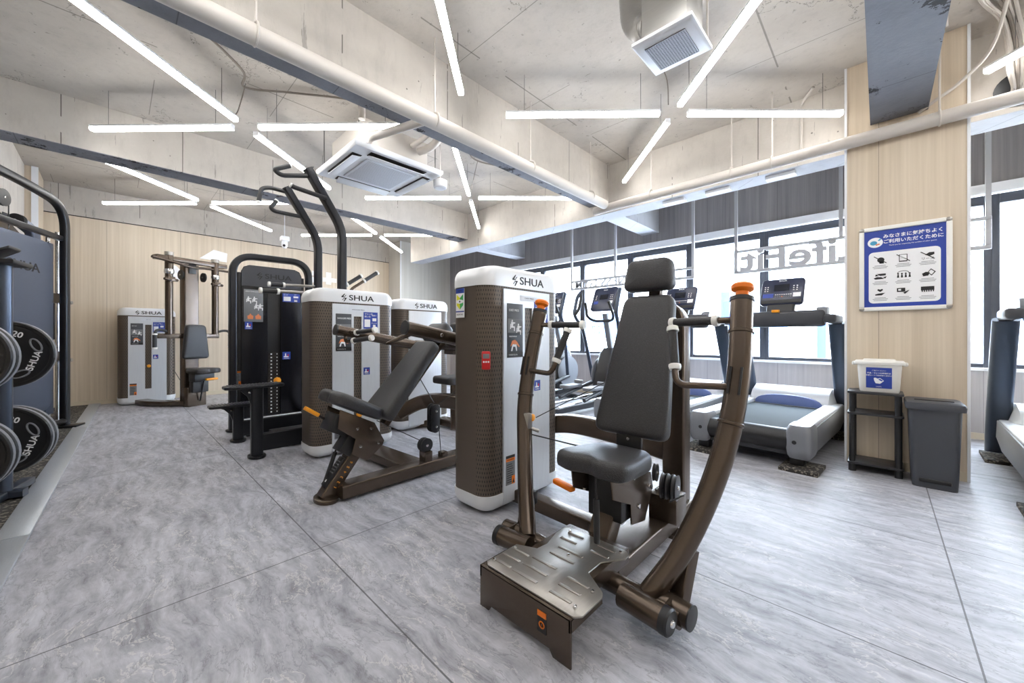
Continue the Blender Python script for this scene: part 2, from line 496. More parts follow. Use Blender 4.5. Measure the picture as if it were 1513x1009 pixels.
# ---------------------------------------------------------------- street outside
struct(MB().span((-40, YW+.6, -4.4), (30, 40, -4.2)).build('ground_street', 'street'))
fac = thing('street_building', 'pale building front across the street seen through the windows', 'building', (-6, 21, -4.2))
k = MB(); k.span((-30, 0, 0), (24, 3, 11)); k.build('facade', 'facade', fac)
for i in range(9):
    k = MB(); k.span((-20+4.2*i, -.06, 5.2), (-18.0+4.2*i, .02, 6.6), .02); k.build('window', 'facadepane', fac)
for i, (x, w, z, lb) in enumerate(((-7.6, .22, .6, 'tall pale blue post outside, beyond the leftmost visible panes'), (-2.75, .20, 2.0, 'pale blue banner pole outside, left of the big white letters'),
                                  (-.9, .16, 1.4, 'pale blue post outside, between the two treadmill consoles'))):
    p = tag(MB().box((x, 10.5, -2.0+z/2), (w, w, 4.4+z), None, .02).build('street_post', 'bluepost'), lb, 'post', 'posts on the street outside')

# ---------------------------------------------------------------- ceiling fittings
def led(c, ang, label, L=1.37, off=.13):
    d = Vector((math.cos(math.radians(ang)), math.sin(math.radians(ang)), 0)); a = off
    o = thing('led_tube_light', label, 'light', (c[0]+d.x*(a+L/2), c[1]+d.y*(a+L/2), 3.07), math.radians(ang), 'linear lights in star patterns')
    k = MB(); k.prism([(-L/2, -.018, .004), (-L/2, .018, .004), (-L/2, .023, .012), (-L/2, .023, .036), (-L/2, -.023, .036), (-L/2, -.023, .012)], (L, 0, 0)); k.build('diffuser', 'tube', o)
    k = MB(); k.span((-L/2, -.023, .036), (L/2, .023, .055), .003); k.span((-L/2-.004, -.024, .01), (-L/2, .024, .055)); k.span((L/2, -.024, .01), (L/2+.004, .024, .055)); k.build('housing', 'whitepaint', o)
    for s in (-1, 1):
        MB().cyl((s*L*.38, 0, .055), (s*L*.38, 0, ZC-3.07), .0022, n=6).build('suspension_wire', 'wire', o)
STAR = [((-1.33, 3.47), ('right ceiling star above the chest press, tube nearest the square vent', 'right ceiling star, tube ending at the beige pillar', 'right ceiling star, tube pointing away toward the window beam', 'right ceiling star, tube pointing left toward the pipe on the beam'), (-46, 44, 134, 223)),
        ((-4.36, .87), ('front left ceiling star, longest looking tube running to the top left corner', 'front left ceiling star, tube passing behind the air conditioner', 'front left ceiling star, tube ending behind the chin-up bars', 'front left ceiling star, tube pointing left below the concrete beam'), (-48, 43, 131, 223)),
        ((-4.26, 3.55), ('middle ceiling star by the window beam, tube starting under the pipe', 'middle ceiling star, tube pointing right along the window beam', 'middle ceiling star, short looking tube pointing down to the beam corner', 'middle ceiling star, tube just below the air conditioner'), (-46, 44, 134, 224)),
        ((-7.28, .93), ('back left ceiling star, tube emerging from behind the grey beam', 'back left ceiling star, tube pointing right behind the chin-up bars', 'back left ceiling star, tube pointing down toward the dome camera', 'back left ceiling star, tube pointing left above the back wall'), (-47, 43, 132, 224)),
        ((-7.12, 3.60), ('far back ceiling star, tube emerging from behind the grey beam', 'far back ceiling star, tube pointing right to the beam end', 'far back ceiling star, short tube pointing to the wall corner', 'far back ceiling star, tube pointing left behind the chin-up bars'), (-48, 44, 133, 224)),
        ((-1.45, .87), (None, None, 'tube hanging in front of the upper concrete beam, alone at the top of the view', None), (-46, 44, 133, 223)),
        ((1.62, 3.47), (None, None, 'tube cut off by the right edge of the view beside the cable bundle', None), (-46, 44, 134, 224)),
        ((1.55, .87), (None, None, None, None), (-46, 44, 134, 223))]
for c, labs, angs in STAR:
    for lb, a in zip(labs, angs):
        if lb is None:
            lb = 'tube of the near ceiling star overhead, outside the view'
        led(c, a, lb)

def hang_pipe(pts, r, label, hangers):
    o = tag(MB().tube(fillet(pts, .09, 6), r, 18).build('ceiling_pipe', 'pipe'), label, 'pipe', 'painted ceiling pipes')
    for x, y, z in hangers:
        k = MB(); k.cyl((x, y, z), (x, y, ZC), .007, n=8); k.tube([(x+1.08*r*math.cos(a), y, z+1.08*r*math.sin(a)) if abs(pts[0][1]-pts[1][1]) > .5 else (x, y+1.08*r*math.cos(a), z+1.08*r*math.sin(a)) for a in [i*PI/9 for i in range(18)]], .008, 6, closed=True)
        k.build('hanger_rod', 'pipe', o)
    return o
hang_pipe([(-2.53, -1.9, 2.80), (-2.53, 4.33, 2.78)], .056, 'long cream pipe hung along the side of the nearer concrete beam', [(-2.53, y, 2.80) for y in (-.6, .55, 1.75, 2.9, 4.0)])
hang_pipe([(-2.72, 4.40, 2.75), (-2.3, 4.40, 2.76), (3.9, 4.40, 2.80)], .052, 'long cream pipe running along the window beam across the pillar', [(x, 4.40, 2.78) for x in (-1.95, -1.1, -.75, .33, 1.4)])
o = tag(MB().tube(fillet([(-2.60, 1.72, 2.82), (-3.54, 1.72, 3.02), (-3.68, 1.74, 3.03)], .05), .034, 14).build('drain_pipe', 'pipe'), 'short cream drain pipe from the beam pipe down to the air conditioner', 'pipe')
tag(MB().cyl((-3.44, 1.58, 3.10), (-3.44, 1.58, ZC), .03).build('drain_stub', 'pipe'), 'short upright cream pipe stub beside the air conditioner', 'pipe')
k = MB(); k.tube(catmull([(-3.65, 2.32, 3.13), (-3.45, 2.36, 3.14), (-3.2, 2.34, 3.22), (-3.06, 2.30, 3.30)]), .04, 12); k.tube(catmull([(-3.66, 2.24, 3.17), (-3.4, 2.26, 3.2), (-3.06, 2.20, 3.30)]), .028, 12)
tag(k.build('insulated_pipes', 'pipe'), 'pair of wrapped refrigerant pipes curving out of the air conditioner side', 'pipe')

# cassette air conditioner
ac = thing('air_conditioner', 'white square cassette air conditioner hung below the ceiling', 'air conditioner', (-4.07, 2.077, 2.92))
MB().span((-.38, -.38, .045), (.38, .38, .36), .01).build('body', 'pipe', ac)
k = MB(); h = .505
k.loft([[(-.49, -.49, 0), (.49, -.49, 0), (.49, .49, 0), (-.49, .49, 0)], [(-h, -h, .02), (h, -h, .02), (h, h, .02), (-h, h, .02)], [(-h, -h, .05), (h, -h, .05), (h, h, .05), (-h, h, .05)]]); k.build('panel', 'whitepaint', ac)
k = MB(); k.m('lightplastic').span((-.29, -.29, -.012), (.29, .29, .002), .008)
k.m('greypaint')
for i in range(27): k.span((-.26+.02*i-.003, -.26, -.0135), (-.26+.02*i+.003, .26, -.0115))
k.build('return_grille', None, ac)
for i in range(4):
    a = i*PI/2; R = Matrix.Rotation(a, 4, 'Z')
    k = MB(); k.span((-.32, .355, -.004), (.32, .45, .004)); ob = k.build('air_slot', 'darkmetal', ac); ob.matrix_basis = R
    k = MB(); k.box((0, .405, -.022), (.62, .088, .008), (math.radians(-24 if i % 2 else -8), 'X'), .003); ob = k.build('louvre', 'whitepaint', ac); ob.matrix_basis = R
for x in (-.44, .44):
    for y in (-.44, .44): MB().cyl((x, y, .05), (x, y, ZC-2.92), .006, n=8).build('hanger_rod', 'wire', ac)
# exhaust vent with flexible duct
v = thing('exhaust_vent', 'white framed square mesh vent hanging from a metal duct', 'vent', (-.89, 2.295, 2.80))
k = MB(); h = .172
k.loft([[(-.155, -.155, 0), (.155, -.155, 0), (.155, .155, 0), (-.155, .155, 0)], [(-h, -h, .012), (h, -h, .012), (h, h, .012), (-h, h, .012)], [(-h, -h, .03), (h, -h, .03), (h, h, .03), (-h, h, .03)]]); k.build('frame', 'whitepaint', v)
k = MB(); k.m('darkplastic').span((-.115, -.115, -.003), (.115, .115, .004)); k.m('greypaint')
for i in range(17):
    t = -.112+.014*i; k.span((t-.0028, -.115, -.007), (t+.0028, .115, -.003)); k.span((-.115, t-.0028, -.0072), (.115, t+.0028, -.0035))
k.build('mesh_grille', None, v)
MB().span((-.13, -.13, .03), (.13, .13, .33), .006).build('box', 'galv', v)
p = catmull([(-.13, .0, .22), (-.20, .03, .25), (-.27, .06, .36), (-.30, .09, .50), (-.32, .11, .655)], 10)
MB().tube(p, [.075+.004*(i % 2) for i in range(len(p))], 18).build('flexible_duct', 'galv', v)
for x, y in ((-.15, .15), (.15, .15)): MB().cyl((x, y, .03), (x, y, .65), .006, n=8).build('hanger_rod', 'pipe', v)
# speaker pendant and dome camera
o = thing('ceiling_speaker', 'small white round fitting hanging beside the air conditioner corner', 'ceiling fitting', (-3.65, 2.60, 2.80))
MB().lathe([(.0, 0), (.06, .0), (.075, .012), (.078, .09), (.06, .1), (0, .1)], (0, 0, 0)).build('drum', 'whitepaint', o)
MB().cyl((0, 0, .1), (0, 0, ZC-2.80), .006, n=8).build('stem', 'pipe', o)
o = thing('dome_camera', 'small white dome camera on a short pole near the back wall', 'camera', (-8.30, 2.28, 2.86))
k = MB(); k.span((-.07, -.07, .08), (.07, .07, .17), .012); k.build('mount', 'whitepaint', o)
MB().lathe([(0, -.06), (.03, -.055), (.05, -.02), (.055, .02), (.05, .08), (0, .08)], (0, 0, .0)).build('head', 'whitepaint', o)
MB().lathe([(.0, 0), (.024, 0), (.022, .012), (0, .014)], (.045, -.02, -.01), (.8, -.3, -.45)).build('lens', 'black', o)
MB().cyl((0, 0, .17), (0, 0, ZC-2.86), .009, n=8).build('pole', 'whitepaint', o)
# ceiling cables
def cab(name, pts, r, label, mat='cable', kk=8):
    return tag(MB().tube(catmull(pts, kk), r, 8).build(name, mat), label, 'cable')
cab('ceiling_cable', [(-3.2, -.6, 3.42), (-3.6, .25, 3.44), (-3.95, .75, 3.40), (-4.15, .82, 3.36), (-4.05, 1.15, 3.42), (-3.7, 1.6, 3.40), (-3.5, 1.8, 3.3)], .010, 'grey cable along the ceiling above the front left light star')
cab('ceiling_cable', [(-4.12, .82, 3.38), (-4.2, .8, 3.25), (-4.3, .78, 3.16), (-4.38, .72, 3.14)], .005, 'thin cable dropping to the front left light star')
cab('ceiling_cable', [(-3.3, 2.6, 3.40), (-3.6, 2.95, 3.42), (-3.8, 3.3, 3.40), (-3.6, 4.0, 3.43), (-3.5, 4.70, 3.44)], .010, 'grey cable along the ceiling above the middle light star')
cab('ceiling_cable', [(-3.8, 3.3, 3.40), (-3.95, 3.35, 3.2), (-4.1, 3.45, 3.14)], .005, 'thin looped cable dropping to the middle light star')
cab('ceiling_cable', [(-.95, 2.6, 3.42), (-1.3, 3.1, 3.44), (-1.32, 3.3, 3.3), (-1.35, 3.40, 3.15)], .005, 'thin cable dropping to the right light star')
cab('surface_conduit', [(-.45, 4.55, 3.44), (-.55, 4.70, 3.40), (-.56, 4.71, 3.3), (-.56, 4.715, 2.84)], .012, 'cream conduit going down the window beam behind the right light star', 'pipe')
cab('loose_cable', [(.63, 4.2, 3.42), (.58, 4.38, 3.18), (.44, 4.42, 3.02), (.30, 4.43, 2.93), (.22, 4.44, 2.88)], .012, 'pale cable drooping from the cable bundle to the pillar', 'pipe')
bund = thing('cable_bundle', 'bundle of pale cables dropping into a hole in the window beam', 'cables', (.70, 4.60, 3.0))
for i in range(11):
    dx, dy = random.uniform(-.06, .06), random.uniform(-.05, .05)
    MB().tube(catmull([(-.16+dx*2, -1.0, .425+dy*.2), (-.10+dx*2, -.5, .42+dy*.2), (-.02+dx, -.16+dy, .39), (.03+dx, -.03+dy, .25), (.04+dx, -.02+dy, .06), (.05+dx*.6, .05, -.04), (.05+dx*.6, .115, -.06)], 6), .011, 7).build('cable', 'pipe' if i % 3 else 'cable', bund)
k = MB(); k.lathe([(.13, 0), (.13, .004), (0, .004)], (.06, .124, -.03), (0, -1, 0)); k.build('wall_hole', 'black', bund)
cab('conduit_rod', [(.30, 3.6, ZC), (.30, 3.62, 3.3), (.30, 3.63, 3.05)], .009, 'thin cream rod hanging from the ceiling right of the grey beam', 'pipe', 2)
for i, x in enumerate((-1.85, -1.35, -.75)):
    tag(MB().span((x-.13, 4.80, ZB-.035), (x+.13, 4.90, ZB), .004).build('slim_fitting', 'whitepaint'), ['slim white fitting under the window beam, left of three', 'slim white fitting under the window beam, middle of three', 'slim white fitting under the window beam, right of three'][i], 'fitting', 'slim fittings under the window beam')

# hanging letter frames at the windows (read from the street, so mirrored from inside)
def sign(name, label, x0, x1, z0, z1, posts, body, size, tx, sq, group):
    y = 5.9; o = thing(name, label, 'sign', ((x0+x1)/2, y, z0), 0, group); cx = (x0+x1)/2; t = .022
    k = MB(); w = (x1-x0)/2; hh = z1-z0
    k.span((-w, -t, 0), (w, t, .04), .004).span((-w, -t, hh-.035), (w, t, hh), .004).span((-w, -t, .04), (-w+.04, t, hh-.035), .004).span((w-.04, -t, .04), (w, t, hh-.035), .004)
    k.build('frame', 'greypaint', o)
    for p in posts:
        MB().span((p-cx-.018, -.018, hh), (p-cx+.018, .018, ZC-z0)).build('hanging_post', 'greypaint', o)
    k = MB(); k.text(body, size, (tx-cx, 0, hh*.5), (-1, 0, 0), (0, 0, 1), .018, 'RIGHT', sq, .0084 if size > .3 else .0015); k.build('letters', 'greypaint', o)
    return o
sign('letter_sign', 'large mirrored letter frame reading LifeFit, hanging by the pillar', -1.44, .78, 1.95, 2.27, (-1.42, -.33, .76), 'LifeFit', .40, -1.36, 1.28, 'window letter frames')
sign('letter_sign', 'smaller mirrored letter frame hanging left of the big letters, behind the headrest', -4.15, -1.96, 1.95, 2.125, (-4.13, -3.24, -1.98), '24H FITNESS GYM', .22, -4.06, 1.03, 'window letter frames')
wd = MB(); wd.text('27', .22, (-3.95, YW+.05, 1.22), (-1, 0, 0), (0, 0, 1), .001); tag(wd.build('window_decal', 'paper'), 'white mirrored number 27 stuck on the pane behind the cross trainer', 'decal')

# wall emblem on the back wall
def emblem_thing(label, y, z, pieces):
    o = thing('wall_emblem', label, 'emblem', (XB+.001, y, z))
    for pc in pieces:
        k = MB()
        for poly in pc: k.prism([(0, a-y, b-z) for a, b in poly], (.012, 0, 0))
        k.build('emblem_piece', 'paper', o)
emblem_thing('white angular emblem fixed on the back wall behind the pec fly machine', 1.1, 2.35, [[[(1.09, 2.55), (1.30, 2.74), (1.51, 2.70), (1.50, 2.53)]], [[(.68, 2.37), (.67, 2.20), (.92, 2.04), (.93, 2.18), (.76, 2.37)]]])
emblem_thing('white cross-shaped lettering on the back wall seen between the chin-up posts', 3.3, 2.4, [[[(3.34, 2.29), (3.45, 2.29), (3.45, 2.345), (3.57, 2.345), (3.57, 2.435), (3.45, 2.435), (3.45, 2.56), (3.34, 2.56), (3.34, 2.435), (3.27, 2.435), (3.27, 2.345), (3.34, 2.345)]], [[(3.02, 2.30), (3.09, 2.30), (3.09, 2.42), (3.02, 2.42)]], [[(3.04, 2.46), (3.11, 2.46), (3.11, 2.56), (3.04, 2.56)]]])
# ================================================================ strength machines
X3, Y3, Z3 = Vector((1, 0, 0)), Vector((0, 1, 0)), Vector((0, 0, 1))
def rr_ring(D, W, r, z, ins=0, cx=0):
    return [(cx+a, b, z) for a, b in rrect(D-2*ins, W-2*ins, max(r-ins*.6, .01), 6)]
def emblem(k, o, right, up, h):
    o, r, u = Vector(o), Vector(right), Vector(up)
    n = r.cross(u)*.001
    def q(pts): k.prism([o+r*(a*h)+u*(b*h) for a, b in pts], n)
    q([(-.36, .12), (.02, .5), (.12, .5), (-.12, .12), (-.05, .12), (.02, .02), (-.36, .02)])
    q([(.36, -.02), (.02, -.5), (-.10, -.5), (.12, -.12), (.05, -.12), (-.02, -.02), (.36, -.02)])
    q([(-.06, .02), (.18, .34), (.28, .34), (.02, .02)]); q([(.06, -.02), (-.18, -.34), (-.28, -.34), (-.02, -.02)])
def logo(k, c, right, up, w, ink='ink'):
    """letter word mark with its two-stroke emblem, w wide, centred at c"""
    c, r = Vector(c), Vector(right); k.m(ink)
    emblem(k, c-r*(w*.40), right, up, w*.24)
    k.text('SHUA', w*.235, c+r*(w*.15), right, up, .0008, squash=1.36, bold=w*.003)
def figure(k, o, h, right=Y3, up=Z3):
    """tiny printed exercise figure (seated, arms forward)"""
    r, u = Vector(right), Vector(up); n = r.cross(u)*.0008; o = Vector(o)
    def q(pts): k.prism([o+r*(a*h)+u*(b*h) for a, b in pts], n)
    q([(-.08, .82), (.06, .80), (.1, .95), (0, 1.02), (-.1, .95)])
    q([(-.14, .35), (.1, .35), (.16, .78), (-.16, .80)]); q([(.1, .6), (.42, .66), (.42, .74), (.1, .76)])
    q([(-.16, .22), (.36, .24), (.36, .36), (-.16, .38)]); q([(.24, -.1), (.36, -.1), (.38, .26), (.24, .26)])
    q([(-.3, .1), (-.2, .1), (-.16, .6), (-.26, .6)])
def placard(par, x, y0, y1, z0, z1, title, sub):
    k = MB(); k.m('darkprint').span((x, y0, z0), (x+.003, y1, z1), .001); w = y1-y0; h = z1-z0; X = x+.003
    k.m('paper').text(title, h*.058, (X, y0+w*.10, z0+h*.875), Y3, Z3, .0005, 'LEFT', .8)
    k.m('midprint').span((X, y0+w*.04, z0+h*.46), (X+.0006, y1-w*.04, z0+h*.72))
    k.m('paper'); figure(k, (X+.0006, y0+w*.30, z0+h*.51), h*.19); figure(k, (X+.0006, y0+w*.70, z0+h*.44), h*.19)
    k.m('paper').text('TARGET MUSCLE', h*.035, (X, y0+w*.10, z0+h*.39), Y3, Z3, .0005, 'LEFT', .8)
    k.m('orangeprint').prism([(X, y0+w*a, z0+h*b) for a, b in ((.18, .2), (.3, .31), (.48, .33), (.62, .29), (.8, .20), (.72, .19), (.58, .24), (.36, .25))], (.0007, 0, 0))
    k.m('paper').prism([(X, y0+w*a, z0+h*b) for a, b in ((.22, .12), (.28, .2), (.33, .25), (.58, .24), (.62, .12), (.56, .12), (.5, .2), (.36, .2), (.32, .12))], (.0006, 0, 0))
    k.m('ink').span((X, y0, z0), (X+.0006, y1, z0+h*.10)); k.m('paper').text(sub, h*.033, (X+.0006, y0+w*.08, z0+h*.05), Y3, Z3, .0004, 'LEFT', .8)
    return k.build('instruction_placard', None, par)
def blue_sticker(par, x, y0, y1, z0, z1, small=False):
    k = MB(); k.m('blueprint').span((x, y0, z0), (x+.002, y1, z1)); w, h = y1-y0, z1-z0; X = x+.002; k.m('paper')
    if small:
        k.prism([(X, y0+w*a, z0+h*b) for a, b in ((.15, .3), (.75, .3), (.75, .45), (.45, .45), (.45, .8), (.3, .8), (.3, .45), (.15, .45))], (.0006, 0, 0))
        k.m('red').span((X, y0+w*.62, z0+h*.42), (X+.0008, y0+w*.78, z0+h*.68))
        k.m('paper').text('使用後は', h*.16, (X, y0+w*.5, z0+h*.14), Y3, Z3, .0004)
    else:
        k.text('マシンの', h*.13, (X, y0+w*.06, z0+h*.88), Y3, Z3, .0004, 'LEFT'); k.text('使い方', h*.13, (X, y0+w*.06, z0+h*.72), Y3, Z3, .0004, 'LEFT')
        k.span((X, y0+w*.06, z0+h*.1), (X+.0005, y0+w*.46, z0+h*.56))
        k.text('動画で', h*.10, (X, y0+w*.75, z0+h*.80), Y3, Z3, .0004); k.span((X, y0+w*.62, z0+h*.46), (X+.0005, y0+w*.9, z0+h*.64)); k.text('チェック', h*.09, (X, y0+w*.75, z0+h*.33), Y3, Z3, .0004)
        k.span((X, y0+w*.66, z0+h*.06), (X+.0005, y0+w*.84, z0+h*.24))
    return k.build('blue_sticker', None, par)
def warning(par, x, y0, y1, z0, z1):
    k = MB(); k.m('midprint').span((x, y0, z0), (x+.002, y1, z1)); w, h = y1-y0, z1-z0; X = x+.002
    k.m('ink').span((X, y0, z1-h*.09), (X+.0005, y1, z1)); k.m('orange').span((X, y0, z1-h*.2), (X+.0006, y1, z1-h*.1)); k.m('ink').text('WARNING', h*.07, (X+.0006, (y0+y1)/2, z1-h*.15), Y3, Z3, .0004)
    for i in range(9): k.span((X, y0+w*.1, z0+h*(.08+.075*i)), (X+.0005, y1-w*(.2+.06*(i % 3)), z0+h*(.105+.075*i)))
    k.m('orange').span((X, y1-w*.35, z0), (X+.0008, y1, z0+h*.28)); k.m('ink').prism([(X+.0008, y1-w*a, z0+h*b) for a, b in ((.3, .03), (.05, .03), (.17, .2))], (.0004, 0, 0))
    return k.build('warning_label', None, par)

def tower(par, loc, W=.76, D=.36, H=1.54, title=None, sub='TO BEGIN PULL PIN', pin=.56, plainface=False):
    """silver and bronze weight stack tower facing +x"""
    k = MB(); r = .095
    k.loft([rr_ring(D, W, r, z, i) for z, i in ((0.005, .075), (.012, .05), (.03, .022), (.055, .006), (.085, 0), (.12, 0))])
    t = k.build('weight_tower', 'white_cap', par); t.location = loc
    MB().loft([rr_ring(D, W, r, z, .006) for z in (.12, H-.125)]).build('perforated_cover', 'perf', t)
    k = MB(); n = 8
    rs = [rr_ring(D, W, r, H-.125, 0), rr_ring(D, W, r, H-.085, 0)]
    for j in range(1, n+1):
        a = PI/2*j/n; rs.append([(x*(1-.12*(1-math.cos(a))**2.2), math.copysign(max(abs(y)-.085*(1-math.cos(a))*(abs(y)/(W/2))**3, 0), y), H-.085+.085*math.sin(a)) for x, y, z in rs[0]])
    k.loft(rs); k.build('top_cover', 'white_cap', t)
    f = D/2; p = .228; zt = H-.14
    k = MB()
    if plainface: k.span((f-.02, -p, .05), (f+.006, p, zt), .004)
    else:
        s0, s1, z0, z1 = -.032, .044, .25, 1.29
        def slab(a, b, c, d): k.span((f-.02, a, c), (f+.006, b, d))
        slab(-p, s0, .05, zt); slab(s1, p, .05, zt); slab(s0, s1, .05, z0); slab(s0, s1, z1, zt)
    k.build('front_cover', 'silver', t)
    k = MB(); logo(k, (f+.001, .0, H-.078), Y3, Z3, .30); k.build('word_mark', None, t)
    if plainface: return t
    MB().span((f-.055, s0-.004, z0-.01), (f-.014, s1+.004, z1+.01)).build('weight_slot', 'black', t)
    k = MB(); k.m('darkmetal')
    for i in range(16): k.span((f-.05, s0+.006, z0+.02+.034*i), (f-.008, s1-.006, z0+.048+.034*i), .003)
    k.m('paper')
    for i in range(16): k.span((f-.0082, s0+.014, z0+.028+.034*i), (f-.0072, s0+.030, z0+.040+.034*i))
    for i in range(20): k.span((f-.014, s0+(.014 if i % 2 else .040), z1-.08-.02*i), (f-.010, s0+(.030 if i % 2 else .056), z1-.068-.02*i))
    k.build('weight_plates', None, t)
    k = MB(); k.lathe([(.012, 0), (.012, .02), (.024, .024), (.024, .05), (.014, .056), (0, .056)], (f-.012, .012, pin), (1, 0, 0), 18); k.build('selector_pin', 'amber', t)
    k = MB(); k.m('lightplastic').span((f+.006, -.08, H-.205), (f+.0075, .10, H-.172)); k.m('ink').text(title or '', .013, (f+.0075, .01, H-.188), Y3, Z3, .0004, squash=1.2); k.build('name_plate', None, t)
    placard(t, f+.006, -.20, -.055, .965, 1.31, title, sub)
    blue_sticker(t, f+.006, .062, .205, 1.175, 1.335)
    blue_sticker(t, f+.006, .062, .125, .73, .80, True)
    warning(t, f+.006, -.21, -.13, .16, .345)
    return t

def grip(par, a, b, r=.019, name='hand_grip'):
    """rubber grip from a to b with pale collar rings at both ends"""
    a, b = Vector(a), Vector(b); d = (b-a).normalized()
    g = MB().cyl(a, b, r).build(name, 'grip', par)
    for p, s in ((a, -1), (b, 1)): MB().lathe([(.012, -.008), (r+.006, -.008), (r+.007, .0), (r+.004, .014), (.012, .014)], p, d*s).build('collar', 'white', g)
    return g
def sheave(par, c, ax, r=.065, n=1, gap=.03):
    c, ax = Vector(c), Vector(ax).normalized(); pl = None
    for i in range(n):
        o = c+ax*gap*(i-(n-1)/2)
        w = MB().lathe([(.0, -.011), (r*.3, -.012), (r*.9, -.011), (r, -.010), (r*.9, -.002), (r*.9, .002), (r, .010), (r*.9, .011), (r*.3, .012), (0, .011)], o, ax).build('pulley', 'black', par)
        MB().lathe([(0, -.018), (.011, -.017), (.012, -.013), (.012, .013), (.011, .017), (0, .018)], o, ax, 10).build('axle_bolt', 'chrome', w)
def bolts(par, pts, nrm, r=.009):
    for p in pts: MB().lathe([(0, .009), (r*.8, .008), (r, .003), (r, 0)], p, nrm, 10).build('bolt', 'chrome', par)
def trapez(wb, wt, h, r):
    """rounded tapered outline, bottom centre at 0,0"""
    P = [(-wb/2, 0), (wb/2, 0), (wt/2, h), (-wt/2, h)]; out = []
    V = [Vector((a, b, 0)) for a, b in P]
    for i in range(4):
        p, a, b = V[i], V[i-1], V[(i+1) % 4]; da, db = (a-p).normalized()*r, (b-p).normalized()*r
        for j in range(7):
            t = j/6; q = (1-t)**2*(p+da)+2*t*(1-t)*p+t*t*(p+db); out.append((q.x, q.y))
    return out

# ---------------------------------------------------------------- chest press, nearest machine
CX, CY = -.96, 1.70
cp = thing('chest_press_machine', 'bronze and silver chest press machine nearest the camera, with steel step plate and orange knobs', 'exercise machine', (CX, CY, 0), 0, None)
tower(cp, (-1.88-CX, 1.915-CY, 0), title='CHEST PRESS')
st = cp.children[0]
k = MB(); X = -.385; k.m('paper').prism([(-.095, X, 1.22), (-.012, X, 1.22), (-.012, X, 1.405), (-.095, X, 1.405)], (0, .003, 0)); k.m('blueprint').span((-.095, X-.0008, 1.375), (-.012, X, 1.405)); k.span((-.095, X-.0008, 1.255), (-.012, X, 1.262))
Y = X-.0012; c0 = -.0535
k.m('yellowprint').prism([(c0, Y, 1.345), (c0-.032, Y, 1.368), (c0-.032, Y, 1.298), (c0, Y, 1.272)], (0, .001, 0))
k.m('greenprint').prism([(c0, Y, 1.345), (c0+.032, Y, 1.368), (c0+.032, Y, 1.298), (c0, Y, 1.272)], (0, .001, 0))
k.m('paper').prism([(c0+.036*math.cos(a), Y-.0006, 1.322+.013*math.sin(a)) for a in [i*PI/8 for i in range(16)]], (0, .0008, 0)); k.m('ink').prism([(c0+.006*math.cos(a), Y-.0012, 1.322+.006*math.sin(a)) for a in [i*PI/6 for i in range(12)]], (0, .0008, 0))
k.text('LIFEFIT', .014, (c0, Y, 1.39), X3, Z3, .0004); k.text('はじめての方', .0105, (c0, Y, 1.239), X3, Z3, .0004)
k.build('beginner_sticker', None, st)

# step platform
sp = MB(); fy = 1.04-CY; L, R_ = -1.182-CX, -.733-CX
sp.prism([(L, fy, .0), (L+.05, fy, .0), (L+.065, fy, .022), (R_-.09, fy, .022), (R_-.075, fy, 0), (R_, fy, 0), (R_, fy, .165), (L, fy, .165)], (0, .008, 0), .0015)
sp.span((L, fy, .157), (R_, fy+.18, .165), .002).span((L, fy, .12), (L+.008, fy+.2, .165)).span((R_-.008, fy, .12), (R_, fy+.2, .165))
sp.span((-.16, fy+.2, .10), (.16, fy+.54, .164), .004)
stp = sp.build('step_platform', 'brown', cp)
tp = [(-1.170, 1.068), (-1.17, 1.245), (-1.082, 1.283), (-1.075, 1.345), (-1.105, 1.448), (-1.105, 1.515), (-1.085, 1.535), (-.79, 1.535), (-.765, 1.51), (-.765, 1.475), (-.825, 1.385), (-.825, 1.292), (-.722, 1.225), (-.710, 1.20), (-.710, 1.075), (-.730, 1.052), (-1.150, 1.052)]
k = MB(); k.prism([(a-CX, b-CY, .166) for a, b in tp], (0, 0, .007), .002)
tr = k.build('tread_plate', 'steel', stp)
for cx_, cy_, ln in ((-.03, 1.10, .13), (-.03, 1.16, .13), (-.03, 1.22, .13), (.14, 1.10, .1), (.14, 1.155, .1), (.14, 1.21, .1), (-.155, 1.10, .1), (-.155, 1.155, .1), (-.155, 1.21, .1), (0.0, 1.30, .13), (0., 1.36, .13), (-.06, 1.43, .09), (-.06, 1.49, .09), (.10, 1.43, .09), (.10, 1.49, .09)):
    MB().box((cx_, cy_-CY, .1735), (ln*.95, .014, .006), None, .0025).build('tread_rib', 'steel', tr)
bolts(tr, [(a-CX, b-CY, .173) for a, b in ((-1.15, 1.09), (-.75, 1.09), (-1.15, 1.215), (-.75, 1.2), (-1.06, 1.5), (-.80, 1.5), (-.95, 1.33))], (0, 0, 1), .008)
k = MB(); k.m('ink').span((.085, fy-.0015, .06), (.125, fy, .135)); k.m('orange').span((.085, fy-.002, .115), (.125, fy, .135)); k.lathe([(.013, 0), (.013, .001), (.009, .001), (.009, 0)], (.105, fy-.0015, .088), (0, -1, 0), 18); k.m('paper').text('!', .012, (.105, fy-.002, .088), X3, Z3, .0004); k.build('caution_label', None, stp)
# base frame
k = MB(); pr = rrect(.17, .085, .012)
k.tube([(.07, 1.50-CY, .075), (.07, 2.40-CY, .075)], 0, prof=pr); k.tube([(-.78, 1.83-CY, .07), (0, 1.80-CY, .07)], 0, prof=rrect(.09, .08, .01))
k.tube([(-.40, 1.47-CY, .075), (.44, 1.43-CY, .075)], .040, 20)
k.build('base_frame', 'brown', cp)
bx = MB(); bx.span((.05, 2.02-CY, .115), (.20, 2.16-CY, .25), .004); bx.build('pulley_bracket', 'brown', cp)
k = MB(); k.lathe([(.055, 0), (.055, .02), (0, .02)], (.14, 2.15-CY, 0)); k.build('foot_cap', 'brown', cp)
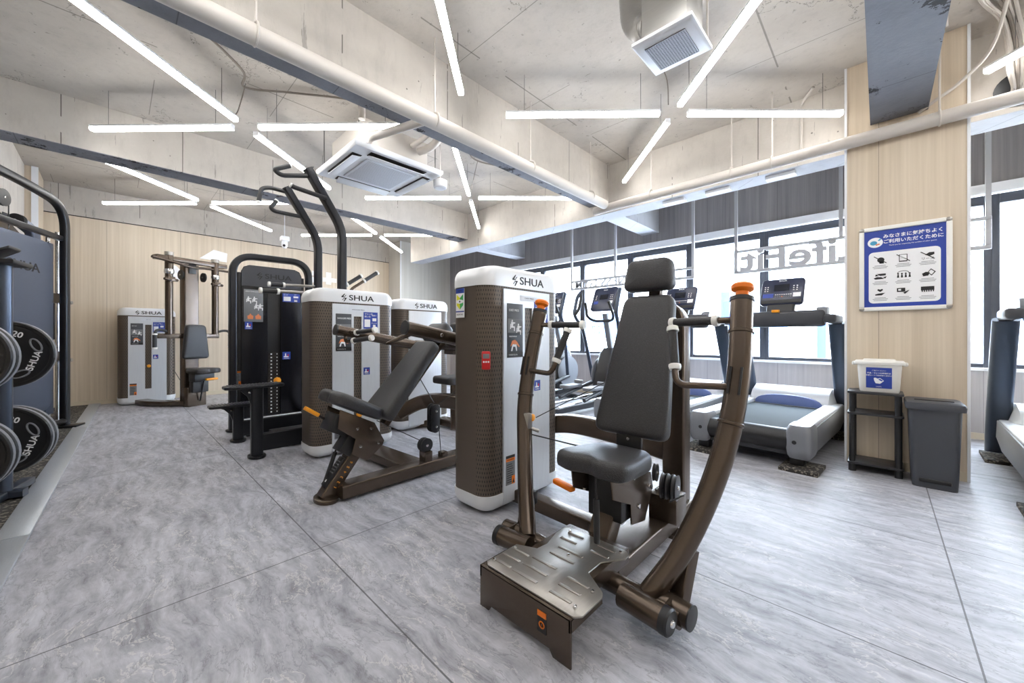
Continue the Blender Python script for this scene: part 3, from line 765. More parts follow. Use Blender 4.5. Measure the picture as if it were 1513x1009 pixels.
# upright column with rounded top, and curved beam to the tower
k = MB(); k.tube(fillet([(.07, 2.36-CY, .05), (.07, 2.36-CY, 1.24), (-.10, 2.42-CY, 1.26)], .16, 8), 0, prof=rrect(.13, .11, .012), up=(0, 1, 0)); k.build('upright_column', 'brown', cp)
k = MB(); k.tube(catmull([(-.93, 2.22-CY, .42), (-.70, 2.34-CY, .455), (-.35, 2.38-CY, .44), (.02, 2.38-CY, .40)], 8), 0, prof=rrect(.09, .13, .015)); k.build('curved_beam', 'brown', cp)
# seat, post and bracket
k = MB(); k.tube([(-.01, 1.60-CY, .08), (.0, 1.80-CY, .42)], 0, prof=rrect(.11, .10, .01), up=(0, 1, 0)); k.build('seat_post', 'brown', cp)
for sx in (.10, -.11):
    k = MB(); k.prism([(sx, y-CY, z) for y, z in ((1.515, .482), (1.92, .40), (1.946, .318), (1.851, .173), (1.709, .20), (1.701, .30), (1.534, .372))], (.008, 0, 0), .002)
    b = k.build('seat_bracket', 'brown', cp)
    if sx > 0: bolts(b, [(sx+.008, y-CY, z) for y, z in ((1.73, .42), (1.90, .335), (1.78, .27))], (1, 0, 0), .013); part(b, 'bronze side plate with bright bolts')
k = MB(); k.span((-.09, 1.64-CY, .22), (.09, 1.80-CY, .44), .006); k.build('seat_carriage', 'black', cp)
k = MB(); k.cyl((.045, 1.50-CY, .13), (.03, 1.52-CY, .36), .014).cyl((.03, 1.52-CY, .36), (.025, 1.525-CY, .46), .006); k.build('gas_strut', 'black', cp)
k = MB(); k.tube(catmull([(-.09, 1.62-CY, .345), (-.20, 1.60-CY, .345)], 3), .008); lv = k.build('adjust_lever', 'chrome', cp)
k = MB(); k.box((-.20, 1.585-CY, .345), (.145, .038, .028), (math.radians(-14), 'Z'), .010, 3); k.build('lever_handle', 'orange', lv)
seat = [(-.185, .02), (-.14, -.03), (-.07, -.045), (0, -.015), (.07, -.045), (.14, -.03), (.185, .02), (.175, .22), (.15, .33), (.08, .385), (-.08, .385), (-.15, .33), (-.175, .22)]
sm = catmull([(a, b, 0) for a, b in seat], 4, True)
tilt = math.radians(-5)
k = MB(); k.pad([(p.x, p.y) for p in sm], (0, 1.50-CY, .47), X3, (0, math.cos(tilt), math.sin(tilt)), .085, .035); k.build('seat', 'pad', cp)
# backrest and headrest lean back
ang = math.radians(18.5); bd = Vector((0, math.sin(ang), math.cos(ang)))
k = MB(); k.pad(trapez(.415, .29, .80, .06), (0, 1.93-CY, .56), X3, bd, .075, .028); k.build('backrest', 'pad', cp)
ha = math.radians(9); hd = Vector((0, math.sin(ha), math.cos(ha)))
hp = trapez(.30, .255, .185, .05)
k = MB(); k.pad(hp, (0, 2.17-CY, 1.355), X3, hd, .085, .03); k.build('headrest', 'pad', cp)
k = MB(); k.tube([(0, 1.93-CY, .40), (0, 2.22-CY, 1.30), (0, 2.24-CY, 1.42)], 0, prof=rrect(.07, .05, .008), up=(0, 1, 0)); k.build('back_support', 'brown', cp)
k = MB(); k.span((-.07, 1.885-CY, .45), (.07, 1.905-CY, .60), .003); b = k.build('back_plate', 'black', cp); bolts(b, [(x, 1.885-CY, z) for x, z in ((-.04, .50), (.04, .50), (.0, .56))], (0, -1, 0), .010)
# press arms, mirrored
def press_arm(par, s, oy, knob=True):
    P = [(.315*s, 1.44-oy, .10), (.40*s, 1.52-oy, .26), (.475*s, 1.595-oy, .47), (.53*s, 1.655-oy, .70), (.552*s, 1.73-oy, .95), (.545*s, 1.815-oy, 1.255)]
    c = catmull(P, 8); a = MB().tube(c, .043, 22).build('press_arm', 'brown', par)
    d = (c[-1]-c[-9]).normalized(); top = c[-1]
    MB().lathe([(.0435, -.012), (.046, -.01), (.046, .006), (.0, .006)], top, d).build('end_cap', 'black', a)
    if knob: MB().lathe([(.024, .004), (.026, .03), (.042, .042), (.044, .056), (.036, .066), (0, .068)], top, d).build('knob', 'orange', a)
    for i in (-15, -5): MB().lathe([(.043, -.008), (.0475, -.005), (.0475, .005), (.043, .008)], c[i], (c[i+1]-c[i-1]).normalized()).build('ring', 'chrome' if i == 99 else 'brown', a)
    k = MB(); m = c[-10]; t = (c[-9]-c[-11]).normalized(); sd = Vector((0, -1, 0)); sd = (sd-t*sd.dot(t)).normalized(); q = t.cross(sd)
    for e in (-1, 1): k.prism([m+sd*.0415+q*(e*.020)+t*g+q*(h) for g, h in ((-.055, -.004), (.055, -.004), (.055, .004), (-.055, .004))], sd*.004)
    k.build('slot', 'black', a)
    j = Vector((.55*s, 1.785-oy, 1.17)); e = Vector((.255*s, 1.835-oy, 1.165)); m = j.lerp(e, .35)
    h = MB().tube([j, m], .014).build('upper_handle', 'brown', a); grip(a, m, e)
    w0 = Vector((.545*s, 1.70-oy, .90)); w1 = Vector((.335*s, 1.655-oy, .895)); w2 = Vector((.288*s, 1.74-oy, 1.13)); dd = (w2-w1)
    MB().tube(fillet([w0, w1, w1+dd*.35], .08, 8), .014).build('lower_handle', 'brown', a); grip(a, w1+dd*.32, w2)
    # pivot
    pv = MB(); pv.cyl((.24*s, 1.365-oy, .10), (.42*s, 1.345-oy, .10), .045); pv.build('pivot_sleeve', 'brown', a)
    k = MB(); k.lathe([(.047, -.012), (.047, .012), (.04, .018), (0, .018)], (.42*s, 1.345-oy, .10), (s, -.1, 0)); k.build('pivot_cap', 'black', a); bolts(a, [(.438*s, 1.343-oy, .10)], (s, -.1, 0), .014)
    return a
for s in (-1, 1): press_arm(cp, s, CY)
for s in (-1, 1):
    k = MB(); k.cyl((.36*s, 1.455-CY, .085), (.47*s, 1.44-CY, .085), .044); k.span((.395*s, 1.34-CY, .07), (.405*s, 1.46-CY, .13), .003); k.build('cross_sleeve', 'brown', cp)
    k = MB(); k.lathe([(.0445, 0), (.0445, .004), (0, .006)], (.47*s, 1.44-CY, .085), (s, -.1, 0)); k.build('end_plug', 'black', cp)
    k = MB(); k.tube([(.40*s, 1.50-CY, .06), (.42*s, 1.56-CY, .27)], 0, prof=rrect(.06, .055, .006)); sp_ = k.build('stop_post', 'brown', cp)
    k = MB(); k.box((.375*s, 1.55-CY, .24), (.03, .045, .07), None, .006); k.build('rubber_stop', 'black', sp_)
# cable, pulleys, fork
sheave(cp, (.185, 1.97-CY, .33), (1, .15, 0), .065, 3, .028)
for y in (1.86,): sheave(cp, (.02, 2.18-CY, .31), (1, .2, 0), .05, 1)
k = MB(); k.tube([(.20, 1.93-CY, .27), (.39, 1.585-CY, .46)], .004, 8); k.tube([(-.55, 1.64-CY, .545), (-.20, 2.05-CY, .40)], .004, 8); k.tube([(-.72, 1.98-CY, .55), (-.05, 2.2-CY, .95)], .003, 8); k.build('pull_cable', 'black', cp)
k = MB(); k.box((-.485, 1.625-CY, .62), (.05, .035, .09), None, .008); k.cyl((-.50, 1.62-CY, .59), (-.445, 1.68-CY, .56), .010); b = k.build('cable_fork', 'steel', cp)

# red digital timer stuck on the tower
tm = thing('digital_timer', 'red digital timer stuck on the corner of the nearest weight tower', 'timer', (-1.716, 1.556, .955), math.radians(52))
MB().span((-.026, -.016, -.055), (.026, .006, .055), .007, 3).build('case', 'red', tm)
MB().span((-.020, -.0175, .012), (.020, -.0155, .040), .001).build('screen', 'midprint', tm)
k = MB()
for x in (-.014, 0, .014): k.lathe([(.0055, 0), (.0055, .003), (0, .003)], (x, -.0155, -.008), (0, -1, 0), 12)
k.build('buttons', 'paper', tm)

# ---------------------------------------------------------------- shoulder press
SX, SY = -2.68, 1.50
sh = thing('shoulder_press_machine', 'bronze and silver shoulder press machine with tilted black bench behind the nearest tower', 'exercise machine', (SX, SY, 0))
tower(sh, (-3.77-SX, 1.60-SY, 0), W=.80, D=.36, title='SHOULDER PRESS', pin=.36)
def Q(x, y, z): return (x, y-SY, z)
k = MB(); k.tube([Q(.07, 1.04, .065), Q(.04, 2.35, .065)], 0, prof=rrect(.13, .09, .012)); k.tube([Q(-.75, 1.62, .06), Q(0, 1.66, .06)], 0, prof=rrect(.20, .07, .01)); k.build('base_frame', 'brown', sh)
k = MB(); k.prism([Q(.11*math.cos(a)*.95, .985+.075*math.sin(a), 0) for a in [i*PI/10 for i in range(20)]], (0, 0, .028), .006); k.build('foot_cap', 'brown', sh)
k = MB(); k.tube([Q(.0, .97, .02), Q(.0, 1.23, .36)], 0, prof=rrect(.09, .085, .01), up=(0, 1, 0)); k.build('seat_post', 'brown', sh)
d = Vector((0, .26, .34)).normalized(); nrm = Vector((0, -d.z, d.y)); o = Vector(Q(.0, 1.075, .15))
k = MB(); k.m('black').box(o+nrm*.052, (.075, .02, .21), (-math.atan2(d.y, d.z), 'X'), .006); k.m('midprint')
for i in range(5): k.box(o+nrm*.063+d*(.02*i-.01), (.05, .004, .007), (-math.atan2(d.y, d.z), 'X'))
k.m('paper'); k.box(o+nrm*.0625-d*.07, (.012, .003, .016), (-math.atan2(d.y, d.z), 'X')); k.build('scale_plate', None, sh)
k = MB(); k.m('amber')
for i in range(6): k.text(str(6-i), .028, o+d*(.10-.036*i)+Vector((.0465, 0, 0)), (0, d.y, d.z), (0, -d.z, d.y), .0005)
k.build('height_numbers', None, sh)
for sx in (.10, -.11):
    k = MB(); k.prism([Q(sx, y, z) for y, z in ((1.035, .615), (1.274, .491), (1.347, .351), (1.332, .317), (1.218, .234), (1.111, .302), (1.138, .401), (1.019, .491))], (.008, 0, 0), .002); b = k.build('seat_bracket', 'brown', sh)
    if sx > 0: bolts(b, [Q(sx+.008, y, z) for y, z in ((1.17, .345), (1.30, .345), (1.25, .455), (1.15, .47))], (1, 0, 0), .013)
k = MB(); k.box(Q(0, 1.05, .505), (.17, .12, .12), (math.radians(-27), 'X'), .006); k.box(Q(0, 1.13, .37), (.12, .09, .17), (math.radians(-35), 'X'), .006); k.build('seat_carriage', 'black', sh)
k = MB(); k.cyl(Q(-.04, .975, .06), Q(-.04, 1.06, .30), .014).cyl(Q(-.04, 1.06, .30), Q(-.04, 1.11, .45), .006); k.build('gas_strut', 'black', sh)
k = MB(); k.tube([Q(-.07, 1.06, .49), Q(-.07, .93, .585)], .009); lv = k.build('adjust_lever', 'darkmetal', sh)
k = MB(); k.tube([Q(-.07, .96, .565), Q(-.07, .875, .625)], 0, prof=rrect(.035, .026, .01)); k.build('lever_handle', 'amber', lv)
sa = Vector((0, .31, -.155)).normalized()
k = MB(); k.pad([(p.x, p.y*.95) for p in sm], Q(0, 1.0, .655), X3, sa, .085, .035); k.build('seat', 'pad', sh)
ba = Vector((0, .42, .49)).normalized()
k = MB(); k.pad(trapez(.38, .27, .70, .05), Q(0, 1.37, .485), X3, ba, .085, .028); k.build('backrest', 'pad', sh)
k = MB(); k.pad(trapez(.28, .26, .17, .05), Q(0, 1.85, 1.035), X3, Vector((0, .75, .75)), .10, .035); k.build('headrest', 'pad', sh)
k = MB(); k.tube([Q(0, 1.40, .44), Q(0, 1.92, 1.05), Q(0, 2.00, 1.12)], 0, prof=rrect(.07, .05, .008), up=(0, 1, 0)); k.build('back_support', 'brown', sh)
k = MB(); k.tube(fillet([Q(0, 2.32, .05), Q(0, 2.30, .98), Q(0, 2.0, 1.0)], .12, 6), 0, prof=rrect(.13, .11, .012), up=(0, 1, 0)); k.tube([Q(-.55, 2.02, 1.02), Q(.58, 2.02, 1.02)], .045, 18); k.build('upright_column', 'brown', sh)
k = MB(); k.tube(catmull([Q(-.93, 2.05, .30), Q(-.75, 2.22, .42), Q(-.4, 2.30, .46), Q(0, 2.32, .44)], 8), 0, prof=rrect(.08, .14, .015)); k.build('curved_beam', 'brown', sh)
for s in (-1, 1):
    a0 = Vector(Q(.54*s, 1.26, 1.155)); a1 = Vector(Q(.54*s, 2.03, 1.01))
    a = MB().tube([a0, a1], .044, 22).build('press_arm', 'brown', sh)
    MB().lathe([(.045, -.004), (.045, .008), (0, .010)], a0, (a0-a1)).build('end_cap', 'black', a)
    h0 = a0.lerp(a1, .12)
    if s > 0:
        MB().tube([h0, h0+Vector((-.12, -.05, -.045)), h0+Vector((-.24, -.09, -.085))], [.016, .016, .008]).build('lower_handle', 'brown', a); bolts(a, [a0.lerp(a1, .32)+Vector((.043, 0, 0))], (1, 0, 0), .014); continue
    w1 = h0+Vector((-.02*s, -.03, -.085)); w2 = w1+Vector((-.27*s, .10, .035))
    MB().tube(fillet([h0, w1, w1+(w2-w1)*.4], .05, 6), .014).build('lower_handle', 'brown', a); grip(a, w1+(w2-w1)*.36, w2)
    v1 = h0+Vector((-.12*s, .03, -.005)); v2 = v1+Vector((-.19*s, .06, .02)); MB().tube([h0, v1], .014).build('upper_handle', 'brown', a); grip(a, v1, v2)
    bolts(a, [a0.lerp(a1, .32)+Vector((.043*s, 0, .0))], (s, 0, 0), .014)
k = MB(); k.prism([Q(.04, 1.79+.04*math.cos(t), .44+.075*math.copysign(1, math.sin(t)+1e-9)+.04*math.sin(t)) for t in [i*PI/8+.01 for i in range(16)]], (.012, 0, 0), .002); k.prism([Q(.10, 1.79+.04*math.cos(t), .44+.075*math.copysign(1, math.sin(t)+1e-9)+.04*math.sin(t)) for t in [i*PI/8+.01 for i in range(16)]], (.012, 0, 0), .002)
b = k.build('pulley_cage', 'black', sh); bolts(b, [Q(.112, 1.79, .50), Q(.112, 1.79, .375)], (1, 0, 0), .012)
for z in (.50, .375): sheave(sh, Q(.076, 1.79, z), (1, 0, 0), .05)
sheave(sh, Q(.06, 1.72, .235), (1, 0, 0), .055, 2, .035)
k = MB(); k.span(Q(.02, 1.69, .10), Q(.11, 1.76, .19), .008); k.span(Q(.03, 1.86, .10), Q(.10, 1.92, .15), .01); k.build('pulley_bracket', 'brown', sh)
k = MB(); k.tube([Q(.07, 1.80, .56), Q(.0, 1.66, .84)], .0035, 8); k.tube([Q(.09, 1.83, .55), Q(.2, 2.05, .72)], .0035, 8); k.tube([Q(.05, 1.69, .27), Q(-.55, 1.62, .35)], .0035, 8); k.tube([Q(.08, 1.86, .13), Q(.08, 1.84, .36)], .0035, 8); k.build('pull_cable', 'black', sh)

# ---------------------------------------------------------------- tower behind: seated row, seen by its tower, mast and grips
RX, RY = -3.15, 2.75
rw = thing('rear_stack_machine', 'silver tower machine with plain face standing behind the shoulder press', 'exercise machine', (RX, RY, 0))
tower(rw, (-4.13-RX, 2.60-RY, 0), W=.74, plainface=True)
k = MB(); k.tube([(-.75, .05, .065), (.2, .05, .065)], 0, prof=rrect(.12, .09, .012)); k.tube(fillet([(-.15, .35, .05), (-.15, .35, 1.13), (-.15, .02, 1.12)], .10, 6), 0, prof=rrect(.11, .11, .012), up=(0, 1, 0)); k.span((-.24, .30, 0), (-.06, .50, .04), .006); k.build('frame', 'brown', rw)
k = MB(); k.pad(trapez(.28, .26, .30, .04), (-.15, -.12, .95), X3, Z3, .07, .03); k.build('chest_pad', 'pad', rw)
k = MB(); k.pad(trapez(.34, .3, .34, .06), (-.15, -.40, .60), X3, Y3, .08, .03); k.build('seat', 'pad', rw); MB().cyl((-.15, -.22, .10), (-.15, -.22, .60), .04).build('seat_post', 'brown', rw)
# ---------------------------------------------------------------- rear tower machine: raised bronze grips seen over the shoulder press tower
for q in (((-4.6, 1.85, 1.50), (-4.6, 1.85, 1.665), (-4.6, 1.932, 1.724), (-4.6, 2.098, 1.841)), ((-4.6, 1.95, 1.50), (-4.6, 1.97, 1.665), (-4.6, 2.141, 1.787), (-4.6, 2.309, 1.907))):
    v = [Vector((a-RX, b-RY, c)) for a, b, c in q]
    b = MB().tube(fillet(v[:3], .05), .017).build('handle_bar', 'brown', rw); grip(b, v[2], v[3], .023)
k = MB(); k.tube([(-4.6-RX, 1.9-RY, .04), (-4.6-RX, 1.9-RY, 1.5)], 0, prof=rrect(.06, .12, .01), up=(0, 1, 0)); k.tube([(-4.6-RX, 1.9-RY, .05), (-4.2-RX, 2.2-RY, .05), (-3.9-RX, 2.75-RY, .05)], 0, prof=rrect(.09, .08, .01)); k.build('handle_mast', 'brown', rw)

# ---------------------------------------------------------------- assisted chin-up machine, black
HX, HY = -4.53, 1.35
ch = thing('chin_up_machine', 'black assisted chin-up machine with tall bent bars and two ribbed side steps', 'exercise machine', (HX, HY, 0))
def Q(x, y, z): return (x-HX, y-HY, z)
k = MB(); k.tube(fillet([Q(-5.42, .95, .0), Q(-5.42, .95, 2.05), Q(-5.42, 1.77, 2.06), Q(-5.42, 1.77, 0)], .22, 10), 0, prof=rrect(.075, .10, .02), up=(1, 0, 0)); k.build('arch_frame', 'blackmetal', ch)
for y in (.95, 1.77):
    k = MB(); k.prism([Q(-5.42+.10*math.cos(a), y+.065*math.sin(a), 0) for a in [i*PI/10 for i in range(20)]], (0, 0, .02), .005); k.build('foot_plate', 'blackmetal', ch)
out = [(1.02, .12), (1.70, .12), (1.70, 1.86), (1.64, 1.95), (1.12, 1.95), (1.04, 1.88)]
k = MB(); k.prism([Q(-5.60, a, b) for a, b in ((1.0, .12), (1.72, .12), (1.72, 1.86), (1.0, 1.86))], (.17, 0, 0), .01); k.build('stack_housing', 'black', ch)
k = MB(); k.prism([Q(-5.43, a, b) for a, b in fillet([(1.30, .14, 0), (1.03, .14, 0), (1.03, 1.95, 0), (1.68, 1.95, 0), (1.68, .14, 0), (1.44, .14, 0), (1.44, 1.66, 0), (1.30, 1.66, 0), (1.30, .14001, 0)][0:9], .0001, 1)] if False else [Q(-5.43, a, b) for a, b in ((1.03, .14), (1.30, .14), (1.30, 1.66), (1.44, 1.66), (1.44, .14), (1.68, .14), (1.68, 1.87), (1.655, 1.925), (1.60, 1.95), (1.11, 1.95), (1.055, 1.925), (1.03, 1.87))], (.03, 0, 0), .004)
fc = k.build('front_cover', 'blacksheen', ch)
k = MB(); k.m('darkplastic').prism([Q(-5.402, a, b) for a, b in ((1.035, 1.70), (1.675, 1.70), (1.675, 1.87), (1.65, 1.92), (1.60, 1.945), (1.11, 1.945), (1.06, 1.92), (1.035, 1.87))], (.004, 0, 0)); k.build('top_cover', None, fc)
k = MB(); logo(k, Q(-5.397, 1.36, 1.83), Y3, Z3, .36); k.build('word_mark', None, fc)
k = MB(); k.m('midprint').span(Q(-5.40, 1.055, 1.275), Q(-5.397, 1.25, 1.66), .001); k.m('paper').text('ASSIST CHIN & DIP', .017, Q(-5.397, 1.07, 1.635), Y3, Z3, .0004, 'LEFT')
for a, b in ((1.10, 1.50), (1.16, 1.50), (1.18, 1.42), (1.22, 1.42)): figure(k, Q(-5.397, a, b), .075)
k.m('orangeprint')
for a in (1.12, 1.20): k.prism([Q(-5.397, a+.03*u, 1.335+.035*v) for u, v in ((-.9, -.8), (.9, -.8), (1, .3), (.3, .6), (.2, 1), (-.2, 1), (-.3, .6), (-1, .3))], (.0006, 0, 0))
k.build('instruction_placard', None, fc)
o_ = Vector(Q(-5.40, 0, 0))
b = blue_sticker(fc, 0, 0, .075, 0, .09, True); b.location = Q(-5.40, 1.065, 1.185)
b = blue_sticker(fc, 0, 0, .20, 0, .12); b.location = Q(-5.40, 1.46, 1.535)
b = blue_sticker(fc, 0, 0, .09, 0, .095, True); b.location = Q(-5.40, 1.46, .81)
b = warning(fc, 0, 0, .06, 0, .19); b.location = Q(-5.43, .97, .52)
k = MB(); k.m('darkmetal')
for i in range(18): k.span(Q(-5.46, 1.31, .15+.042*i), Q(-5.425, 1.43, .186+.042*i), .003)
k.m('paper')
for i in range(18):
    k.span(Q(-5.4255, 1.335, .160+.042*i), Q(-5.4245, 1.352, .175+.042*i)); k.span(Q(-5.4255, 1.40, .160+.042*i), Q(-5.4245, 1.412, .175+.042*i))
k.build('weight_plates', None, fc)
k = MB(); k.lathe([(.02, 0), (.02, .02), (.038, .03), (.04, .055), (.0, .065)], Q(-5.42, 1.395, .555), (1, 0, 0), 18); k.build('selector_pin', 'amber', fc)
# ladder-like side steps
def step(x, y, h, ln, tilt):
    k = MB(); k.tube([Q(x, y, .0), Q(x, y, h-.03)], 0, prof=rrect(.075, .095, .02), up=(0, 1, 0)); p = k.build('step_post', 'blackmetal', ch)
    k = MB(); k.prism([Q(x+.105*math.cos(a), y+.07*math.sin(a), 0) for a in [i*PI/10 for i in range(20)]], (0, 0, .022), .005); k.build('foot_plate', 'blackmetal', p)
    k = MB(); w = .085; n = 10
    ol = [(math.copysign(min(abs(math.cos(t))*1.25, 1), math.cos(t))*ln/2, math.copysign(min(abs(math.sin(t))*1.25, 1), math.sin(t))*w) for t in [i*PI/16 for i in range(32)]]
    k.m('blackmetal').prism([Q(x+b, y-.02+a, h-.03) for a, b in ol], (0, 0, .028), .008)
    k.m('darkplastic')
    for i in range(15): k.box(Q(x, y-.02+(i-7)*ln/17, h), (.135, ln/34, .006), None, .001)
    k.build('step_tread', None, p)
    k = MB(); k.prism([Q(x-.012, y-.03, h-.03), Q(x-.012, y-.17, h-.03), Q(x-.012, y-.12, h-.055), Q(x-.012, y-.07, h-.11), Q(x-.012, y-.04, h-.2)], (.024, 0, 0), .002); k.build('step_gusset', 'blackmetal', p)
    bolts(p, [Q(x+.013, y-.06, h-.07)], (1, 0, 0), .012)
step(-4.10, .90, .665, .46, 0)
step(-4.86, .90, .40, .46, 0)
k = MB()
for x in (-4.10, -4.86):
    k.tube([Q(x, .94, .13), Q(x, 1.75, .13)], 0, prof=rrect(.06, .16, .012))
k.tube([Q(-5.42, 1.72, .08), Q(-4.08, 1.72, .08)], 0, prof=rrect(.08, .12, .012)); k.tube([Q(-5.4, 1.0, .07), Q(-4.86, 1.0, .07)], 0, prof=rrect(.06, .08, .012)); k.build('base_frame', 'blackmetal', ch)
k = MB(); k.prism([Q(-4.75, 1.15, .05), Q(-4.24, 1.15, .05), Q(-4.24, 1.6, .05), Q(-4.75, 1.6, .05)], (0, 0, .05), .01); k.build('knee_pad', 'pad', ch)
for s, x in ((-1, -4.88), (1, -4.18)):
    P = fillet([Q(x, 1.70, .06), Q(x, 1.70, 2.26), Q(x, 1.355, 2.80)], .14, 8)
    b = MB().tube(P, 0, prof=rrect(.075, .095, .015), up=(1, 0, 0)).build('chin_up_post', 'blackmetal', ch)
    k = MB(); k.box(Q(x, 1.36, 2.795), (.080, .100, .012), (math.radians(32), 'X'), .004); k.build('end_cap', 'black', b)
    i = -s
    for p in ([Q(x, 1.40, 2.74), Q(x, 1.12, 2.66), Q(x+.02, 1.05, 2.69), Q(x+.02, 1.19, 2.77)] if s > 0 else [Q(x, 1.41, 2.745), Q(x, 1.20, 2.755), Q(x, 1.11, 2.72), Q(x, 1.09, 2.57)],
              [Q(x+.05, 1.52, 2.53), Q(x+.05, 1.22, 2.56), Q(x+.05, 1.19, 2.57)] if s > 0 else [Q(x, 1.51, 2.50), Q(x, 1.24, 2.50), Q(x, 1.20, 2.53), Q(x, 1.26, 2.62)]):
        h = MB().tube(fillet(p, .07, 8), .022).build('chin_up_handle', 'grip', b); e = Vector(p[-1]); d = (e-Vector(p[-2])).normalized()
        MB().lathe([(.012, -.004), (.024, -.004), (.024, .010), (.0, .014)], e, d).build('handle_cap', 'white', h)
    z = 1.53 if s > 0 else 1.68; y0 = .95 if s > 0 else 1.19
    h = MB().tube(fillet([Q(x, 1.69, z+.02), Q(x, y0+.16, z+.005), Q(x, y0+.12, z)], .05), .016).build('dip_bar', 'steel', ch); grip(h, Q(x, y0+.14, z+.003), Q(x, y0, z), .023)

# ---------------------------------------------------------------- pec fly machine by the back wall
FX, FY = -7.75, .95
PR = math.radians(112); PX, PY = -7.86, .88
pf = thing('pec_fly_machine', 'bronze and silver pec fly machine with black seat by the back wall', 'exercise machine', (PX, PY, 0), PR)
def PL(x, y, z=0): return Matrix.Rotation(-PR, 3, 'Z') @ Vector((x-PX, y-PY, z))
tw = tower(pf, PL(-8.78, .375), W=.70, D=.36, H=1.56, title='PEC FLY', pin=.62); tw.rotation_euler.z = -PR
def Q(x, y, z): return (x-FX, y-FY, z)
k = MB(); k.tube([Q(-7.75, 1.08, 0), Q(-7.75, 1.08, 2.24)], 0, prof=rrect(.20, .14, .015), up=(0, 1, 0)); k.build('main_post', 'brown', pf)
k = MB(); k.span(Q(-7.88, .88, 0), Q(-7.62, 1.02, .30), .006); k.build('seat_base', 'brown', pf)
k = MB(); k.tube(catmull([PL(-8.60, .30, .05), PL(-8.3, .42, .05), PL(-8.0, .66, .05), PL(PX, PY, .05)], 4), 0, prof=rrect(.16, .07, .01)); k.build('base_frame', 'brown', pf)
k = MB(); k.box(Q(-7.75, 1.0, 2.285), (.98, .12, .07), None, .008); k.build('cross_beam', 'brown', pf)
k = MB(); k.span(Q(-7.80, .99, 2.10), Q(-7.70, 1.01, 2.25), .004); k.build('post_plate', 'black', pf)
k = MB(); k.tube(catmull([Q(-8.36, .80, 2.245), Q(-8.2, .86, 2.235), Q(-7.95, .96, 2.22), Q(-7.75, 1.0, 2.20), Q(-7.55, .98, 2.21), Q(-7.3, .94, 2.205), Q(-7.13, .90, 2.2)]), .02, 12); k.build('sweep_bar', 'brown', pf)
for s in (-1, 1):
    x = -7.75+.32*s
    a = MB().cyl(Q(x, .98, 1.14), Q(x, .98, 2.10), .048).cyl(Q(x, .98, 2.10), Q(x, .98, 2.34), .052).build('swing_arm', 'brown', pf)
    MB().lathe([(.055, 0), (.055, .05), (0, .055)], Q(x, .98, 2.33), (0, 0, 1)).build('arm_cap', 'steel', a)
    MB().lathe([(.056, 0), (.062, .02), (.062, .05), (.056, .07)], Q(x, .98, 2.05), (0, 0, 1)).build('ring', 'chrome', a)
    k = MB(); k.lathe([(.0, -.1), (.02, -.1), (.022, .1), (0, .1)], Q(x, .93, 1.96), (1, .3, 0)); k.box(Q(x, .94, 1.97), (.10, .06, .07), None, .01); k.build('range_adjuster', 'brown', a)
    h = MB().tube(fillet([Q(x, .98, 1.16), Q(x+.10*s, .95, 1.20), Q(x+.19*s, .93, 1.19), Q(x+.20*s, .93, 1.10)], .05), .02).build('handle_bar', 'black', a)
    grip(h, Q(x+.20*s, .93, 1.13), Q(x+.20*s, .93, .93), .026)
    sheave(pf, Q(x*.0-7.75+.155*s, 1.0, 2.06), (1, 0, 0), .075)
k = MB(); k.span(Q(-8.20, .99, 1.07), Q(-7.36, 1.03, 1.145), .006); k.build('lower_cross_beam', 'brown', pf)
k = MB(); k.pad(trapez(.375, .27, .54, .06), Q(-7.75, .955, .745), X3, Z3, .075, .03); k.build('backrest', 'pad', pf)
k = MB(); k.pad([(p.x*.95, p.y*.95) for p in sm], Q(-7.73, .62, .525), X3, Y3, .075, .03); k.build('seat', 'pad', pf)
k = MB(); k.span(Q(-7.88, .70, .40), Q(-7.60, .86, .525), .01); k.span(Q(-7.85, .80, .22), Q(-7.63, .90, .42), .01); k.build('seat_carriage', 'black', pf)
k = MB(); k.box(Q(-7.68, .64, .43), (.17, .05, .035), None, .012); k.build('lever_handle', 'amber', pf)
k = MB(); k.cyl(Q(-7.72, .86, .08), Q(-7.72, .74, .45), .012); k.build('gas_strut', 'black', pf)
k = MB(); k.tube([PL(-8.62, .70, .52), PL(-7.92, .80, .22)], .005, 8); k.build('pull_cable', 'black', pf)

